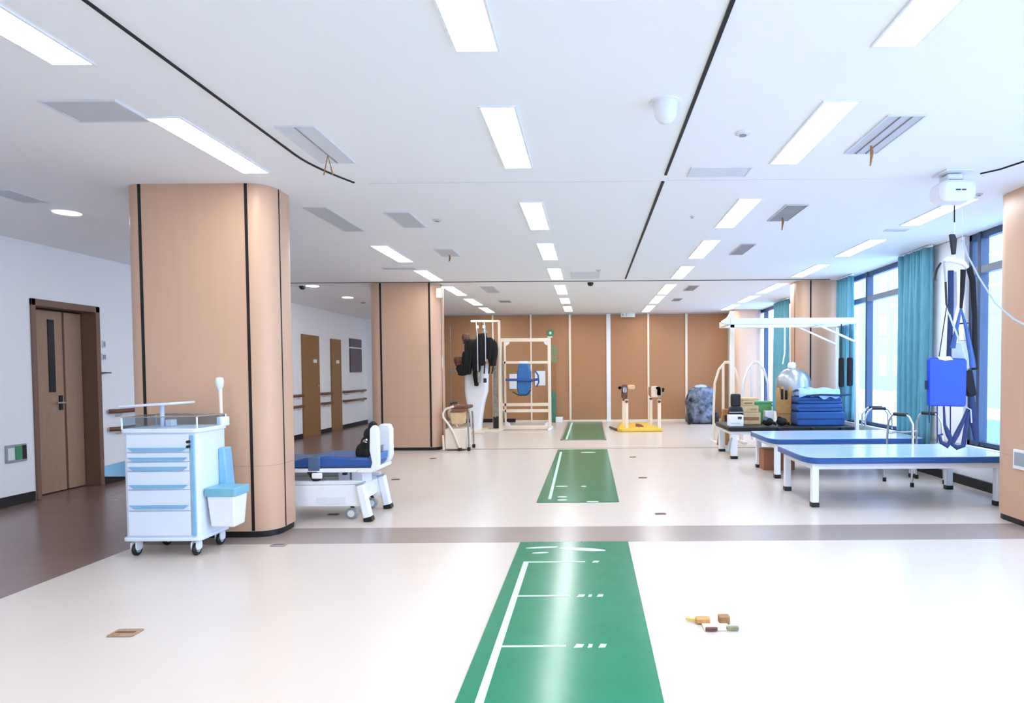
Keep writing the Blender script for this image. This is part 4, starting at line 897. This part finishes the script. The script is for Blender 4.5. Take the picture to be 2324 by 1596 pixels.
# ------------------------------------------------------------ ceiling hoist and sling
Y = 4.75
q = ony(2168,436,Y); t = thing('hoist_motor','white rounded hoist motor box hung from the ceiling near the right pillar','hoist motor',(q.x,Y,q.z))
a_, c_ = ony(2127,411,Y), ony(2208,459,Y)
MB().prism(rr(a_.x,c_.z,c_.x,a_.z,.06,7),'y',Y-.06,Y+.13).build('housing','white',t,bevel=.03,ang=60)
MB().box(q.x-.055,Y+.0,a_.z-.01,q.x+.055,Y+.12,ZC-.02).build('mount','lframe',t,bevel=.006)
MB().box(q.x-.05,Y-.01,a_.z+.002,q.x+.05,Y+.13,a_.z+.012).build('mount_slot','ventd',t)
MB().box(q.x-.10,Y-.06,ZC-.012,q.x+.10,Y+.14,ZC).build('ceiling_plate','lframe',t,bevel=.004)
for dx,wd in ((-.03,.035),(.015,.03)): MB().box(q.x+dx,Y-.064,q.z-.003,q.x+dx+wd,Y-.058,q.z+.006).build('printed_mark','print',t)
Ys = 4.85
def K(px,py,dy=0): return ony(px,py,Ys+dy)
t = thing('hoist_sling','hoist sling with royal blue back panel, straps and leg loops under the ceiling motor','hoist sling',tuple(K(2168,600)))
def strap(nm,m_,pts,r,flat=.3,dy=0):
    return MB().tube([K(px,py,dy) for px,py in pts],r,8,flat=flat).build(nm,m_,t,ang=60)
strap('lift_cord','black',((2166,464),(2166,512)),.005,1); strap('lift_tape','white',((2166,505),(2166,592)),.006,1); strap('guide_cord','white',((2184,470),(2184,560)),.002,1)
MB().prism([(K(2154,532).x,K(2154,532).z),(K(2166,532).x,K(2166,532).z),(K(2171,545).x,K(2171,545).z),(K(2168,578).x,K(2168,578).z),(K(2160,578).x,K(2160,578).z)],'y',Ys-.012,Ys+.012).build('quick_hook','black',t,bevel=.006)
MB().tube([K(2144,594),K(2150,588),K(2185,596),K(2196,608)],[.014,.02,.02,.014],10).build('spreader_bar','white',t,ang=60)
strap('shoulder_pad','black',((2135,597),(2125,612),(2120,636)),[.012,.018,.018],.5)
strap('grey_strap','grey',((2142,594),(2146,640)),.008)
strap('front_strap','black',((2146,640),(2148,690),(2156,712)),.009)
strap('thin_strap','black',((2148,698),(2131,812)),.004,.8)
strap('white_strap','lgrey',((2148,698),(2166,745),(2188,800),(2192,830)),.008)
strap('navy_side_strap','navy',((2158,614),(2158,700),(2154,810)),.022,.3,.05)
MB().prism([(K(px,py).x,K(px,py).z) for px,py in ((2162,612),(2182,614),(2183,690),(2172,735),(2163,735))],'y',Ys+.06,Ys+.075).build('sling_panel','lgrey',t,bevel=.004)
strap('rear_black_strap','blackf',((2186,612),(2184,660),(2181,700)),[.022,.018,.012],.4,.02)
strap('blue_strap','blue',((2181,700),(2171,745),(2162,790)),[.008,.016,.022],.3,.04)
strap('blue_strap','blue',((2181,700),(2194,750),(2206,815),(2208,835)),[.008,.016,.024,.026],.3,.04)
strap('far_black_band','blackf',((2199,606),(2208,640),(2212,720),(2212,840)),[.026,.024,.020,.026],.4,.10)
strap('buckle_frame','navy',((2172,735),(2203,733),(2204,772),(2176,774),(2172,735)),.006,1,.06)
MB().prism([(K(px,py).x,K(px,py).z) for px,py in ((2166,780),(2200,776),(2212,812),(2210,838),(2188,840),(2166,830))],'y',Ys+.04,Ys+.09).build('grey_pouch','lgrey',t,bevel=.012)
MB().prism([(K(px,py).x,K(px,py).z) for px,py in ((2192,842),(2214,840),(2224,898),(2206,902),(2196,880))],'y',Ys+.03,Ys+.08).build('black_pouch','blackf',t,bevel=.012)
strap('navy_tail','navy',((2203,895),(2210,950),(2216,1000)),[.024,.036,.022],.4,.06)
bp = MB().prism([(K(px,py).x,K(px,py).z) for px,py in ((2104,816),(2108,811),(2130,812),(2186,814),(2190,820),(2188,920),(2184,923),(2104,921))],'y',Ys-.03,Ys+.012).build('back_panel','royal',t,bevel=.014)
MB().prism([(K(px,py).x,K(px,py).z) for px,py in ((2122,810),(2150,809),(2158,817),(2140,819),(2126,816))],'y',Ys-.034,Ys-.02).build('panel_label','white',bp)
MB().box(K(2100,864).x,Ys-.012,K(2100,884).z,K(2105,864).x,Ys+.008,K(2100,864).z).build('side_loop','navy',bp)
for px in (2109,2127,2157): strap('drop_strap','navy',((px,920),(px,1006 if px>2110 else 960)),.005,.8)
strap('leg_loop','navy',((2142,922),(2144,965),(2152,985),(2158,1000),(2150,1012),(2136,1004),(2131,988),(2140,986)),[.008,.012,.022,.02,.022,.016,.012,.008],.4)
strap('leg_loop','navy',((2196,928),(2186,955),(2172,985),(2160,1008),(2172,1016),(2186,1012),(2192,975),(2198,935)),[.010,.016,.022,.022,.02,.02,.02,.012],.4)
strap('loop_cord','lgrey',((2192,925),(2203,930),(2205,960)),.006,1)
strap('cable','lgrey',((2184,545),(2196,580),(2222,630),(2260,690),(2300,724),(2340,745)),.007,.6)
